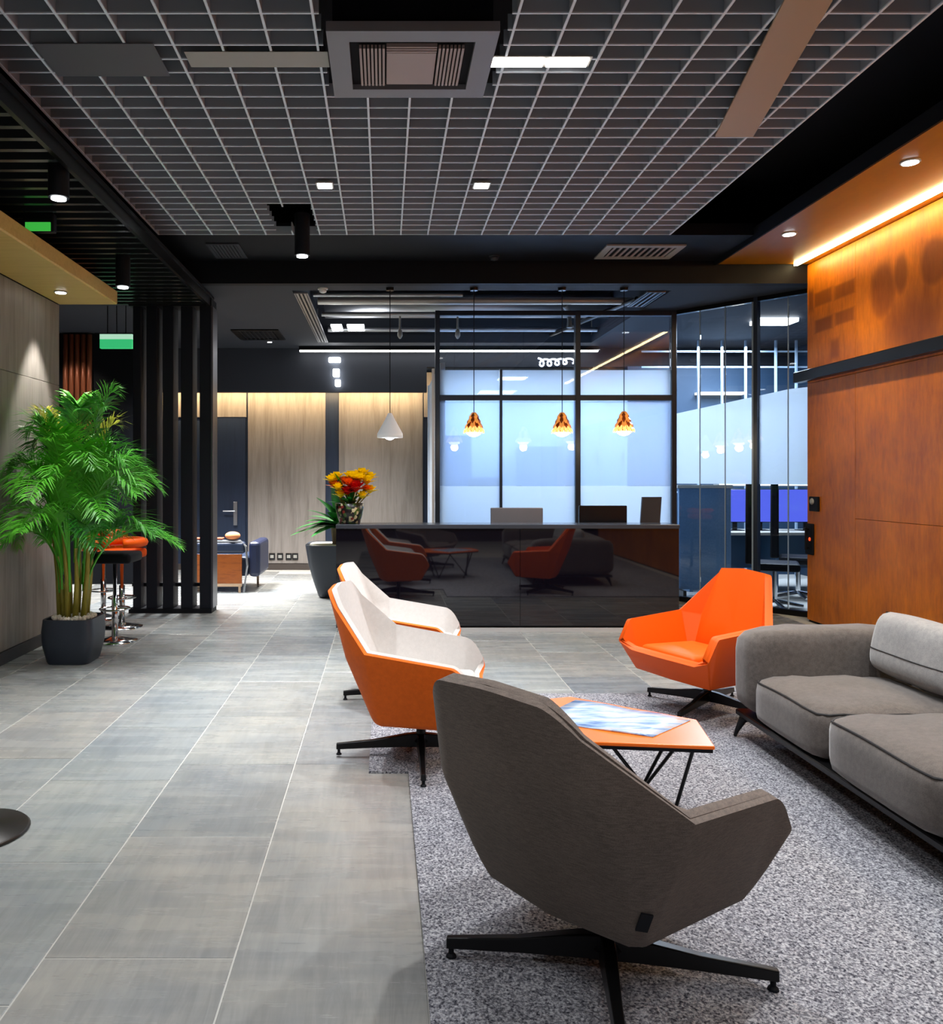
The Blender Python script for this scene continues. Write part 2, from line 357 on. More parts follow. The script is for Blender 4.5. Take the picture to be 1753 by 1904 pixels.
# right wall: corten panels
def mat_corten(upper):
    m = bpy.data.materials.new('rust_panel_upper' if upper else 'rust_panel'); t, n, l, p = nodes(m)
    tc = n.new('ShaderNodeNewGeometry'); mp = n.new('ShaderNodeMapping'); mp.inputs['Scale'].default_value = (1, 3.2, .7); l.new(tc.outputs['Position'], mp.inputs['Vector'])
    a = noise(n, l, mp, 1.5, 6, .62, .8); mp2 = n.new('ShaderNodeMapping'); mp2.inputs['Scale'].default_value = (1, 1, 1); l.new(tc.outputs['Position'], mp2.inputs['Vector'])
    b = noise(n, l, mp2, 1.3, 4, .6, .5); c = noise(n, l, mp, 9, 4, .6)
    A = ramp(n, l, a.outputs[0], [(.30, lin(152, 76, 8)), (.5, lin(208, 112, 8)), (.7, lin(228, 130, 14))]).outputs[0]
    k = mixc(n, l, .5, A, ramp(n, l, b.outputs[0], [(.36, lin(150, 76, 24)), (.62, lin(232, 130, 10))]).outputs[0])
    k = mixc(n, l, .25, k, ramp(n, l, c.outputs[0], [(.35, lin(140, 72, 12)), (.65, lin(232, 134, 22))]).outputs[0])
    if upper:
        sp = n.new('ShaderNodeSeparateXYZ'); l.new(tc.outputs['Position'], sp.inputs[0])
        def shape(px, py, hw, hh, sharp, box):
            d = CORT_Y(px); z = H-(py-CY)*d/F; wy = abs(CORT_Y(px-hw)-CORT_Y(px+hw))/2; wz = hh*d/F
            def U(op, a, b=None, c=None):
                q = n.new('ShaderNodeMath'); q.operation = op
                for i, v in enumerate((a, b, c)):
                    if v is None: continue
                    if hasattr(v, 'links'): l.new(v, q.inputs[i])
                    else: q.inputs[i].default_value = v
                return q.outputs[0]
            # rectangles follow the stencil's slight slope
            u = U('ABSOLUTE', U('MULTIPLY', U('SUBTRACT', sp.outputs[1], d), 1/wy)); v = U('ABSOLUTE', U('MULTIPLY', U('SUBTRACT', sp.outputs[2], z), 1/wz))
            r = U('MAXIMUM', u, v) if box else U('SQRT', U('ADD', U('MULTIPLY', u, u), U('MULTIPLY', v, v)))
            q = n.new('ShaderNodeMapRange'); q.interpolation_type = 'SMOOTHSTEP'
            l.new(r, q.inputs[0]); q.inputs[1].default_value = 1+sharp; q.inputs[2].default_value = 1-sharp; return q.outputs[0]
        marks = [(1530, 553, 16, 13, .25, 1), (1570, 538, 19, 13, .25, 1), (1531, 603, 16, 12, .25, 1), (1570, 588, 18, 12, .25, 1), (1552, 648, 8, 18, .4, 1),
                 (1640, 540, 22, 52, .3, 0), (1675, 508, 12, 38, .35, 0), (1737, 486, 26, 44, .25, 0), (1700, 600, 60, 50, .7, 0), (1508, 560, 4, 20, .4, 1)]
        tot = None
        for mk in marks:
            s_ = shape(*mk)
            if tot is None: tot = s_
            else:
                q = n.new('ShaderNodeMath'); q.operation = 'MAXIMUM'; l.new(tot, q.inputs[0]); l.new(s_, q.inputs[1]); tot = q.outputs[0]
        q = n.new('ShaderNodeMath'); q.operation = 'MULTIPLY'; l.new(tot, q.inputs[0]); q.inputs[1].default_value = .7
        k = mixc(n, l, q.outputs[0], k, lin(120, 56, 10))
    l.new(k, p.inputs['Base Color']); p.inputs['Roughness'].default_value = .42; p.inputs['Specular IOR Level'].default_value = .35
    bump(n, l, p, c.outputs[0], .12, .006); return m
RUST, RUSTU = mat_corten(False), mat_corten(True)
wr = struct('wall_right', B((4.42, -3.2, 0), (4.6, 8.4, 4.3)), BLACK, 'right wall clad in rust-orange steel panels')
Yj = CORT_Y(1590)
for (a, b, z0, z1, m) in [(Yj, 8.4, 0.02, 2.47, RUST), (5.4, Yj, 1.11, 2.47, RUST), (5.4, Yj, .02, 1.11, RUST), (3.2, 5.4, 1.11, 2.47, RUST), (3.2, 5.4, .02, 1.11, RUST),
                          (Yj, 8.4, 2.47, 3.705, RUSTU), (5.4, Yj, 2.47, 3.705, RUSTU), (1.2, 5.4, 2.47, 3.705, RUSTU), (-1, 3.2, .02, 2.47, RUST)]:
    obj('steel_panel', B((4.40, a+.0015, z0+.002), (4.42, b-.0015, z1-.002), .002, 1), m, wr)
tag(obj('wall_rail', B((4.31, 0, 2.49), (4.40, 8.52, 2.60), .008, 2), BLKMET), 'black horizontal steel rail across the rust-orange wall', 'rail')
# golden soffit, strip and two downlights
sof = struct('trim_1', B((3.45, .5, 3.71), (4.42, 8.38, 3.80)), streak('amber_soffit_lacquer', lin(158, 104, 4), lin(172, 118, 8), (3, .6, 3), .30, bs=.03), 'golden lacquered soffit over the rust wall')
obj('side_fascia', B((3.43, .5, 3.70), (3.449, 8.38, 3.82)), BLACK, sof)
st = tag(obj('led_strip', B((4.24, .6, 3.688), (4.275, 8.36, 3.709)), LEDSTRIP), 'long warm white light strip along the top of the rust-orange wall', 'light')
def downlight(name, loc, r, label, group=None, sq=False, m=LEDC, power=0, col=NEUT, ang=90, blend=.8):
    t = thing(name, label, 'light', loc, group)
    x, y, z = loc
    if sq:
        obj('frame', MB().box((x-r, y-r, z-.012), (x+r, y+r, z)), LGREY, t); obj('lamp_face', MB().box((x-r*.82, y-r*.82, z-.016), (x+r*.82, y+r*.82, z-.0121)), m, t)
    else:
        obj('frame', MB().lathe([(r, 0), (r, -.008), (r*.85, -.010)][::-1], loc, 24), LGREY, t); obj('lamp_face', MB().lathe([(r*.8, -.014), (r*.8, -.0101)], loc, 24), m, t)
    if power: lamp('down_beam', 'SPOT', (x, y, z-.03), power, col, .04, angle=ang, blend=blend)
    return t
downlight('soffit_downlight', (3.68, 5.65, 3.71), .065, 'round downlight in the golden soffit, nearest the right edge', power=105, col=(1, .86, .66), ang=125)
downlight('soffit_downlight', (3.67, 7.32, 3.71), .065, 'round downlight at the dark far end of the golden soffit', power=105, col=(1, .86, .66), ang=125)
lamp('down_beam', 'SPOT', (3.68, 3.9, 3.68), 105, (1, .86, .66), .04, angle=120)
# back (behind camera) wall, closes the lounge
struct('wall_rear', B((-6.5, -3.4, 0), (6.5, -3.2, 4.3)), pm('rear_wall_brown', (.05, .04, .036), .7), 'wall behind the viewer')
# ceiling
struct('ceiling', B((-6.5, -3.4, 4.3), (6.5, 8.4, 4.45)), BLACKM, 'black ceiling void above the louvre grid')
struct('trim_2', B((-2.2, 7.50, 3.75), (4.40, 8.398, 3.86)), BLACK, 'black plasterboard band beyond the louvre ceiling')
struct('trim_3', B((-6.5, 8.40, 3.516), (6.5, 8.5, 4.3)), BLACK, 'black bulkhead face where the ceiling steps down')
OX0, OX1, OY0, OY1, RZ = -1.0, 3.1, 8.72, 12.1, 3.516
m = MB(); m.box((-6.5, 8.5, RZ), (OX0, 13.4, RZ+.12)); m.box((OX1, 8.5, RZ), (6.5, 13.4, RZ+.12)); m.box((OX0, 8.5, RZ), (OX1, OY0, RZ+.12)); m.box((OX0, OY1, RZ), (OX1, 13.4, RZ+.12))
m.box((OX0-.1, OY0-.1, 4.05), (OX1+.1, OY1+.1, 4.1)); m.box((OX0-.05, OY0, RZ+.121), (OX0-.01, OY1, 4.05)); m.box((OX1+.01, OY0, RZ+.121), (OX1+.05, OY1, 4.05)); m.box((OX0, OY0-.05, RZ+.121), (OX1, OY0-.01, 4.05)); m.box((OX0, OY1+.01, RZ+.121), (OX1, OY1+.05, 4.05))
struct('ceiling', m, CHAR, 'charcoal rear ceiling with a rectangular opening onto the services')
struct('trim_4', B((-6.5, 12.62, 2.83), (.66, 12.75, RZ)), CHAR, 'charcoal bulkhead hiding the cove light on the far wall')
struct('trim_5', B((.66, 12.62, 3.22), (6.5, 12.75, RZ)), CHAR, 'charcoal bulkhead over the glazed offices')
# far wall
wb = struct('wall_back', B((-6.5, 13.10, 0), (.80, 13.3, RZ)), NAVY, 'far wall of tall oak panels, navy strips and a navy door')
DB = 13.07
fxx = lambda px: (px-CX)*DB/F
for a, b, z0, z1 in [(461, 605, .1, 3.2), (630, 786, .1, 3.2), (320, 458, 2.47, 3.2), (788, 806, 2.47, 3.2), (180, 318, .1, 3.2)]:
    obj('wall_panel', B((fxx(a), 13.06, z0), (fxx(b), 13.099, z1), .004, 1), FARWOOD, wb)
struct('baseboard_back', B((-6.5, 13.04, 0), (.8, 13.06, .095)), pm('baseboard_taupe', lin(70, 62, 58), .5), 'dark skirting under the far oak panels')
tag(obj('cove_strip', B((-5.0, 12.76, 2.86), (.62, 12.79, 2.90)), COVE), 'warm cove light strip hidden above the far oak panels', 'light')
dr = struct('door_1', B((fxx(397), 13.07, .0), (fxx(456), 13.099, 2.46)), NAVY, 'navy door on the far wall')
hd = obj('door_handle', MB().box((fxx(438)-.03, 13.03, .72), (fxx(438)+.03, 13.07, 1.10), .004).tube([(fxx(438), 13.0, .95), (fxx(416), 13.0, .95)], .012).tube([(fxx(438), 13.04, .95), (fxx(438), 13.0, .95)], .012), STEEL, dr)
hd['label'] = 'steel lever handle on a tall plate'
for k, px in enumerate((506, 521, 537, 549)):
    s_ = thing('wall_socket', ['wall socket at the left end of the row of four', 'second wall socket from the left in the low row', 'third wall socket from the left in the low row', 'wall socket at the right end of the row of four'][k], 'socket', (fxx(px), 13.058, .22), 'sockets low on the far oak panel')
    obj('socket_plate', B((fxx(px)-.048, 13.045, .16), (fxx(px)+.048, 13.0595, .27), .003, 1), SCREEN, s_)
    obj('socket_insert', B((fxx(px)-.028, 13.041, .19), (fxx(px)+.028, 13.0449, .24)), LGREY, s_)
# dark partition closing the corridor on the left
struct('wall_corridor', B((-6.5, 11.3, 0), (-3.45, 11.45, RZ)), BLACK, 'black partition behind the bar on the left')
struct('wall_far_left', B((-6.6, 5, 0), (-6.5, 13.4, RZ+.2)), BLACK, 'dark outer wall beyond the bar')
ORD = ('first', 'second', 'third', 'fourth', 'fifth')
for k in range(5):
    tag(obj('copper_tube', MB().tube([at(122+k*11, 622, 11.26), at(122+k*11, 800, 11.26)], .037, 12), COPPER, smooth=True), ORD[k]+' copper-brown tube from the left on the dark wall beside the exit sign', 'tube', 'copper tubes in the dark corridor')
for k in range(4):
    tag(obj('tube_rail', MB().tube([at(60, 584+k*11, 11.275), at(176, 584+k*11, 11.275)], .02, 8), STEEL), ('topmost', 'second from top', 'third from top', 'lowest')[k]+' of four thin metal rails above the copper tubes', 'rail', 'rails above the copper tubes')
lamp('tube_fill_spot', 'SPOT', (-4.3, 10.3, 3.45), 30, (1, .9, .8), .05, rot=(math.radians(35), 0, 0), angle=70)  # added without a fixture to brighten the copper tubes
# exit sign
ex = thing('exit_sign', 'green lit exit sign hanging in the corridor above the palm', 'sign', at(217, 622, 9.5))
a, b = at(187, 648, 9.5), at(247, 622, 9.5)
obj('sign_face', B((a.x, 9.47, a.z), (b.x, 9.53, a.z+.105)), GREEN, ex); obj('pale_band', B((a.x, 9.47, a.z+.1051), (b.x, 9.53, b.z)), GREENP, ex)
for px in (200, 217, 234): obj('hanger', MB().tube([(at(px, 600, 9.5).x, 9.5, b.z), (at(px, 600, 9.5).x, 9.5, RZ)], .006, 6), BLKMET, ex)
e2 = thing('exit_sign', 'small green-lit sign half hidden above the oak canopy at far left', 'sign', (-2.46, 5.8, 3.40))
obj('housing', B((-2.60, 5.80, 3.265), (-2.38, 5.86, 3.398), .006, 1), BLACK, e2); obj('sign_face', B((-2.58, 5.79, 3.268), (-2.40, 5.7999, 3.33)), pm('green_lit', (.02, .3, .05), .4, emit=(.05, .5, .06), es=.8), e2)
# left canopy
cn = struct('trim_6', B((-3.06, .8, 3.12), (-2.51, 7.585, 3.25), .01, 1), CANOPY, 'honey oak canopy along the left wall')
downlight('canopy_downlight', (-2.83, 7.05, 3.12), .055, 'small round downlight near the far end of the oak canopy', power=170, col=(1, .96, .9), ang=58, blend=.45)
for y in (5.6, 4.2, 2.8): lamp('canopy_beam', 'SPOT', (-2.83, y, 3.09), 45, (1, .95, .88), .04, angle=60)
# black slatted ceiling over the walkway
sl = thing('slatted_ceiling', 'black slatted ceiling between oak canopy and grey louvre grid', 'slatted ceiling', (-2.5, 6.4, 3.4))
SLATM = pm('black_slat', (.020, .024, .026), .25, spec=.6)
y = 3.3; first = None
while y < 8.96:
    if first is None: first = obj('ceiling_slat', MB().box((-.62, -.02, 0), (.55, .02, .07)), SLATM, sl, local=True); q = first
    else: q = first.copy(); COL.objects.link(q); q.parent = sl
    q.location = (0.0, y-6.4, 0); y += .155
obj('edge_rail', B((-1.95, 3.2, 3.385), (-1.92, 8.99, 3.475)), BLKMET, sl)
obj('backing_board', B((-3.12, 3.2, 3.475), (-1.90, 8.99, 3.5)), BLACKM, sl)

# ---------------------------------------------------------------- louvre grid
gr = thing('louvre_ceiling', 'large pale grey egg-crate louvre ceiling over the lounge', 'louvre ceiling', (0, 5.4, 3.75))
GZ0, GZ1, GX0, GX1, GY0, GY1 = 3.75, 3.835, -2.10, 2.65, 2.2, 7.50
nx = 19; ny = 37; sx = (GX1-GX0)/nx; sy = (GY1-GY0)/ny
holes = [(-.32, .62, 3.3, 4.72), (-.99, -.62, 6.72, 7.38)]
def spans(a, b, cuts):
    out = [(a, b)]
    for c, d in cuts:
        out = [s_ for (p, q) in out for s_ in (((p, min(q, c)),) if q > c else ((p, q),)) + (((max(p, d), q),) if (q > d) else ()) if s_[1]-s_[0] > .02] if True else out
    return out
def cutspans(a, b, cuts):
    segs = [(a, b)]
    for c, d in cuts:
        new = []
        for p, q in segs:
            if d <= p or c >= q: new.append((p, q)); continue
            if p < c: new.append((p, c))
            if q > d: new.append((d, q))
        segs = new
    return [s_ for s_ in segs if s_[1]-s_[0] > .01]
def blade(x0, y0, x1, y1, name):
    mb = MB(); t = .005
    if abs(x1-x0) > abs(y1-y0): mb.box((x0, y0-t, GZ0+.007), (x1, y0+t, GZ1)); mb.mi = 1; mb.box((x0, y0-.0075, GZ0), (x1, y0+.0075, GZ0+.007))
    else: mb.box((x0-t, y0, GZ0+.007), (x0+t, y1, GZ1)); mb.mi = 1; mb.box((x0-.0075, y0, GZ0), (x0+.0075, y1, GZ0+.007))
    return mb
for i in range(nx+1):
    x = GX0+i*sx; mb = MB()
    for a, b in cutspans(GY0, GY1, [(h[2], h[3]) for h in holes if h[0] < x < h[1]]):
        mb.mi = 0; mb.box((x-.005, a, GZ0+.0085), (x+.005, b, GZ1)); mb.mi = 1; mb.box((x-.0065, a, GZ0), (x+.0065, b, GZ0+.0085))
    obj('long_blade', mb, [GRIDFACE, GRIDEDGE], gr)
for j in range(ny+1):
    y = GY0+j*sy; mb = MB()
    for a, b in cutspans(GX0, GX1, [(h[0], h[1]) for h in holes if h[2] < y < h[3]]):
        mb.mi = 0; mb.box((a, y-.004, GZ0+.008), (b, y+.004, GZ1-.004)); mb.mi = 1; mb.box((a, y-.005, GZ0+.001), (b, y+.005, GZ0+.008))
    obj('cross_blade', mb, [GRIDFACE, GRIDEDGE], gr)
def tile_panel(x0, x1, y0, y1, mt, label, name='blanking_panel'):
    return tag(obj(name, B((x0, y0, GZ0-.006), (x1, y1, GZ0-.0005), .002, 1), mt), label, 'ceiling panel')
q = at(345, 115, 1); tile_panel(-1.06, -.30, 4.26, 4.42, LGREY, 'pale grey blanking strip in the louvre ceiling left of the cassette')
bs = thing('strip_luminaire', 'white strip light in the louvre ceiling right of the cassette', 'light', (.82, 4.37, GZ0))
obj('lamp_face', B((.535, 4.33, GZ0-.010), (.86, 4.41, GZ0-.001)), LEDW, bs); obj('lamp_face', B((.88, 4.33, GZ0-.010), (1.10, 4.41, GZ0-.001)), LEDW, bs); obj('frame', B((.52, 4.315, GZ0-.0009), (1.115, 4.425, GZ0+.006)), LGREY, bs)
mb = MB(); mb.prism([(1.80, 3.4), (2.02, 3.4), (2.42, 5.3), (2.17, 5.3)], GZ0-.016, GZ0-.004)
tag(obj('cable_tray', mb, pm('beige_tray', lin(176, 150, 118), .5)), 'long beige metal tray slanting across the right of the louvre ceiling', 'cable tray')
tile_panel(-1.83, -1.2, 4.18, 4.52, pm('grey_panel', lin(86, 86, 92), .6), 'grey blanking panel near the left edge of the louvre ceiling')
for x, lab in ((-.46, 'small square downlight in the louvre ceiling, the left of two'), (.745, 'small square downlight in the louvre ceiling, the right of two')):
    downlight('square_downlight', (x, 6.2, GZ0), .065, lab, sq=True)
# air-conditioning cassettes
ac = thing('ceiling_cassette', 'large square air conditioning cassette in the middle of the louvre ceiling', 'air conditioner', (.14, 4.33, 3.72))
x0, x1, y0, y1 = -.29, .57, 3.98, 4.68
FR = pm('cassette_grey', lin(128, 130, 138), .5)
mb = MB(); zb = 3.70
for a in ((x0, y0, x1, y0+.10), (x0, y1-.10, x1, y1), (x0, y0+.10, x0+.11, y1-.10), (x1-.11, y0+.10, x1, y1-.10)): mb.box((a[0], a[1], zb), (a[2], a[3], zb+.05))
obj('frame', mb, FR, ac)
obj('air_slot', B((x0+.11, y0+.10, zb+.03), (x1-.11, y1-.10, zb+.05)), BLACKM, ac)
CG = pm('cassette_grille', lin(166, 150, 146), .5)
obj('filter_panel', B((x0+.30, y0+.22, zb+.006), (x1-.30, y1-.145, zb+.016), .003, 1), CG, ac)
for k in range(7):
    for s_ in (-1, 1):
        xx = (x0+x1)/2+s_*(.145+k*.020); obj('grille_bar', B((xx-.006, y0+.17, zb+.004), (xx+.006, y1-.135, zb+.024)), CG, ac)
for k in range(3): obj('grille_bar', B((x0+.30, y0+.155+k*.022, zb+.004), (x1-.30, y0+.165+k*.022, zb+.024)), CG, ac)
obj('housing', B((x0+.03, y0+.03, zb+.051), (x1-.03, y1-.03, 4.05)), BLACK, ac)
def vent(name, x0, x1, y0, y1, z, label, n=8, fm=LGREY, sm=LGREY, fw=.05):
    v = thing(name, label, 'vent', ((x0+x1)/2, (y0+y1)/2, z)); mb = MB()
    for a in ((x0, y0, x1, y0+fw), (x0, y1-fw, x1, y1), (x0, y0+fw, x0+fw, y1-fw), (x1-fw, y0+fw, x1, y1-fw)): mb.box((a[0], a[1], z-.015), (a[2], a[3], z))
    obj('frame', mb, fm, v); obj('backing', B((x0+fw, y0+fw, z-.004), (x1-fw, y1-fw, z-.001)), BLACKM, v)
    for k in range(n):
        x = x0+fw+(x1-x0-2*fw)*(k+.5)/n; obj('slat', B((x-.012, y0+fw, z-.014), (x+.012, y1-fw, z-.006)), sm, v)
    return v
vent('ceiling_vent', 2.15, 2.92, 7.80, 8.28, 3.75, 'white ceiling vent in the black band near the golden soffit', 10, LGREY, CG, .07)
vent('ceiling_vent', -1.72, -1.40, 7.75, 8.25, 3.75, 'small dark grille in the black band at left', 8, CHAR, CHAR, .03)
vent('ceiling_vent', -2.1, -1.45, 11.0, 11.8, RZ, 'dark square vent in the rear ceiling above the navy door', 8, BLKMET, BLACK, .08)
vent('linear_vent', -.99, -.84, 8.8, 12.0, RZ, 'long slotted air vent along the left edge of the ceiling opening', 3, STEEL, STEEL, .012)
vent('linear_vent', 2.85, 3.05, 8.75, 9.5, RZ, 'short slotted air vent at the right of the ceiling opening', 3, STEEL, STEEL, .012)
def detector(loc, label, m=LGREY):
    t = thing('smoke_detector', label, 'smoke detector', loc); obj('base', MB().lathe([(.055, -.014), (.055, 0)], loc, 20), m, t)
    obj('sensor_head', MB().lathe([(.018, -.05), (.038, -.040), (.042, -.0141)], loc, 20), m, t, True)
detector((1.115, 8.2, 3.75), 'small dark smoke detector on the black ceiling band', CHAR)
detector((-.66, 8.62, RZ), 'white smoke detector beside the left slotted air vent', WHITE)
# spot cylinders
def cylinder(x, y, zb, zt, r, label, group='black cylinder spotlights', power=60):
    t = thing('cylinder_spotlight', label, 'spotlight', (x, y, zt), group)
    obj('housing', MB().lathe([(r, zb), (r, zt)], (x, y, 0), 28), BLACK, t); smooth_angle(t.children[0])
    obj('lamp_face', MB().lathe([(r*.72, zb-.010), (r*.72, zb-.0005)], (x, y, 0), 24), LEDC, t)
    obj('mounting_rod', MB().tube([(x, y, zt), (x, y, zt+.25 if x > -1 else 3.475)], .012, 8), BLKMET, t)
    lamp('cylinder_beam', 'SPOT', (x, y, zb-.03), power, (.95, .97, 1), .05, angle=75)
    return t
cylinder(-2.02, 5.0, 3.23, 3.42, .062, 'black cylinder spotlight at the far left, nearest the viewer', power=70)
cylinder(-2.27, 7.0, 3.15, 3.42, .062, 'black cylinder spotlight by the tip of the oak canopy', power=90)
cylinder(-.715, 7.0, 3.42, 3.78, .066, 'black cylinder spotlight at the far edge of the louvre ceiling', power=110)
# ---------------------------------------------------------------- services in the ceiling opening
def pipe(pts, r, m, label, name='ceiling_pipe', n=14): return tag(obj(name, MB().tube(pts, r, n), m, smooth=False), label, 'pipe')
pipe([(-.82, 9.3, 3.60), (.9, 9.3, 3.60)], .022, STEEL, 'thin pale pipe nearest the front of the ceiling opening')
pipe([(-.82, 9.9, 3.66), (3.08, 9.9, 3.66)], .045, pm('bright_duct', (.62, .6, .56), .3, .7), 'bright metal pipe running the length of the ceiling opening')
pipe([(-.82, 10.5, 3.62), (1.7, 10.5, 3.62)], .03, STEEL, 'grey pipe in the middle of the ceiling opening')
pipe([(-.82, 11.7, 3.64), (3.08, 11.7, 3.64)], .035, STEEL, 'thin grey pipe at the back of the ceiling opening')
pipe([(3.0, 9.6, 3.62), (2.45, 11.9, 3.60)], .03, BLKMET, 'dark conduit slanting across the right of the ceiling opening')
tag(obj('round_duct', MB().tube([(-.82, 11.1, 3.86), (3.08, 11.1, 3.86)], .17, 20), STEEL, smooth=True), 'large grey round duct inside the ceiling opening', 'duct')
pipe([(2.22, 9.95, 3.62), (2.30, 10.05, 3.55), (2.30, 10.05, 3.36)], .035, LGREY, 'short pale elbow pipe dropping behind the middle glass post')
for x, lab in ((.2, 'clear glass-like sprinkler drop hanging from the ceiling opening at left'), (.95, 'small pale sprinkler drop behind the left glass post')):
    sp = thing('sprinkler', lab, 'sprinkler', (x, 10.5, 3.5)); obj('drop_pipe', MB().tube([(x, 10.5, 3.62), (x, 10.5, 3.42)], .014), LGREY, sp); obj('head', MB().lathe([(.012, 3.30), (.035, 3.34), (.03, 3.4), (.014, 3.42)], (x, 10.5, 0), 14), LGREY, sp, True)
for k, (a, b) in enumerate(((616, 636), (646, 677))):
    p0 = at(a, 610, 11.0); p1 = at(b, 610, 11.0)
    tag(obj('ceiling_panel_light', B((p0.x, 10.85, 3.535), (p1.x, 11.25, 3.555)), LEDC), ['short cool white panel light in the ceiling opening', 'longer cool white panel light in the ceiling opening'][k], 'light')
ll = thing('linear_light', 'long white linear light across the rear ceiling', 'light', (1, 12.45, 3.46))
obj('profile', B((-1.32, 12.42, 3.455), (3.3, 12.50, 3.515)), BLKMET, ll); obj('diffuser', B((-1.31, 12.43, 3.435), (3.29, 12.49, 3.4549)), LEDW, ll)
for k, (px, py, w_, h_) in enumerate(((622, 669, 22, 9), (625, 693, 12, 14), (628, 712, 10, 12))):  # glowing blocks standing in for lights reflected in the glass
    c = at(px, py, 12.55)
    tag(obj('reflection_patch', B((c.x-w_*.0042, 12.53, c.z-h_*.0042), (c.x+w_*.0042, 12.619, c.z+h_*.0042), .01, 1), LEDC), ['square white light reflection under the long linear light', 'middle small white light reflection on the dark bulkhead', 'lowest small white light reflection on the dark bulkhead'][k], 'light')
downlight('rear_downlight', (-1.71, 12.0, RZ), .04, 'tiny round downlight in the rear ceiling near the navy door')
# reflection in the upper glass, modelled as a glowing looped tube
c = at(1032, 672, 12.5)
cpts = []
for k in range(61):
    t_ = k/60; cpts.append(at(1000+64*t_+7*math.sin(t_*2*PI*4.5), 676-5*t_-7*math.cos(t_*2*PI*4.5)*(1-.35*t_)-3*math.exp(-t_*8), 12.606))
tag(obj('reflection_squiggle', MB().tube(cpts, .016, 6), pm('reflection_glow_white', (1, 1, 1), .5, emit=(.8, .85, 1), es=1.6)), 'curly white reflected light line in the upper glass', 'light')

# ---------------------------------------------------------------- slatted screen on the left
sc = thing('slat_screen', 'black open screen of tall upright slats between walkway and lobby', 'screen', (-2.3, 8.96, 0))
for px in (262, 285, 310, 343, 374, 388):
    pass
SLATP = pm('slat_lacquer', (.007, .009, .016), .55, spec=.25)
posts = [(247, 262), (272, 292), (302, 322), (336, 358), (371, 392)]
for a, b in posts:
    x0 = (a-CX)*8.9/F; x1 = (b-CX)*8.9/F
    obj('upright_slat', B((x0, 8.9, .05), (x1, 9.12, 3.384), .004, 1), SLATP, sc)
xa, xb = (240-CX)*8.9/F, (394-CX)*8.9/F
obj('bottom_rail', B((xa, 8.88, 0), (xb, 9.14, .05)), BLACK, sc)
obj('top_rail', B((xa, 8.88, 3.384), (xb, 9.14, 3.47)), BLACK, sc)
obj('edge_post', B((xb-.012, 8.895, .0505), (xb+.012, 9.13, 3.3839), .003, 1), pm('steel_edge', (.10, .10, .12), .35, .7), sc)
obj('cross_rail', B((xa, 9.0, .28), (xb-.013, 9.03, .32)), BLACK, sc)

# ================================================================ GLASS OFFICES
GD = 9.8
gx = lambda px: (px-CX)*GD/F
gz = lambda py: H-(py-CY)*GD/F
FRM = pm('glazing_frame', lin(52, 62, 78), .35, .5)
w1 = struct('window_1', None, None, 'glass partition with dark frame and frosted film behind the reception desk', (gx(815), GD, 0))
for px, wd in ((813, .055), (1073, .06), (1251, .06)): obj('post', B((gx(px)-wd/2, GD-.05, 0), (gx(px)+wd/2, GD+.05, RZ-.001), .004, 1), FRM, w1)
obj('head_rail', B((gx(813), GD-.04, RZ-.06), (gx(1251), GD+.04, RZ-.002)), FRM, w1)
obj('transom', B((gx(813)+.03, GD-.045, gz(745)), (gx(1251)-.03, GD+.045, gz(735))), FRM, w1)
obj('sill', B((gx(813)+.03, GD-.045, 0), (gx(1251)-.03, GD+.045, .08)), FRM, w1)
m_ = obj('mullion', B((gx(931)-.015, GD-.03, .08), (gx(931)+.015, GD+.03, gz(687)), .002, 1), FRM, w1)
panes = [(gx(813)+.03, gx(1073)-.031), (gx(1073)+.031, gx(1251)-.031)]
for a, b in panes:
    obj('pane', B((a, GD-.006, .081), (b, GD+.006, gz(745.2))), GLASS, w1); obj('pane', B((a, GD-.006, gz(734.8)), (b, GD+.006, RZ-.061)), GLASS, w1)
def quad(pts):
    mb = MB(); mb.face([mb.bm.verts.new(p) for p in pts]); return mb
def film(a, b, z0, z1, m=FILM): return obj('frosted_film', B((a, GD+.007, z0), (b, GD+.009, z1)), m, w1)
for a, b in ((gx(813)+.03, gx(931)-.016), (gx(931)+.016, gx(1073)-.031), (gx(1073)+.031, gx(1251)-.031)):
    film(a, b, gz(734), gz(688), FILM2); film(a, b, gz(903), gz(746), FILM); film(a, b, .082, gz(903.5), FILM2)
ed = obj('glass_edge', B((gx(803), GD-.03, .0), (gx(807.5), GD+.03, gz(686))), pm('glass_edge_white', (.75, .78, .82), .3), w1)
# angled wing to the right wall
A0, A1 = Vector((gx(1251)+.03, GD, 0)), Vector((4.62, 8.55, 0)); dv = (A1-A0)
w2 = struct('window_2', None, None, 'angled glass partition with a sloping frosted band beside the rust wall', A0)
def wing(t0, t1, z0a, z0b, z1a, z1b, th, m, name, off=0):
    nrm = Vector((-dv.y, dv.x, 0)).normalized(); p, q = A0+dv*t0+nrm*off, A0+dv*t1+nrm*off; mb = MB()
    v = [mb.bm.verts.new(x) for x in [p-nrm*th+Vector((0, 0, z0a)), q-nrm*th+Vector((0, 0, z0b)), q-nrm*th+Vector((0, 0, z1b)), p-nrm*th+Vector((0, 0, z1a)), p+nrm*th+Vector((0, 0, z0a)), q+nrm*th+Vector((0, 0, z0b)), q+nrm*th+Vector((0, 0, z1b)), p+nrm*th+Vector((0, 0, z1a))]]
    for f in ((0, 1, 2, 3), (7, 6, 5, 4), (0, 4, 5, 1), (3, 2, 6, 7), (1, 5, 6, 2), (0, 3, 7, 4)): mb.face([v[i] for i in f])
    return obj(name, mb, m, w2)
TS = [0, .19, .375, .585, .80, 1.0]
LITE = pm('glass_edge_pale', lin(150, 170, 190), .3)
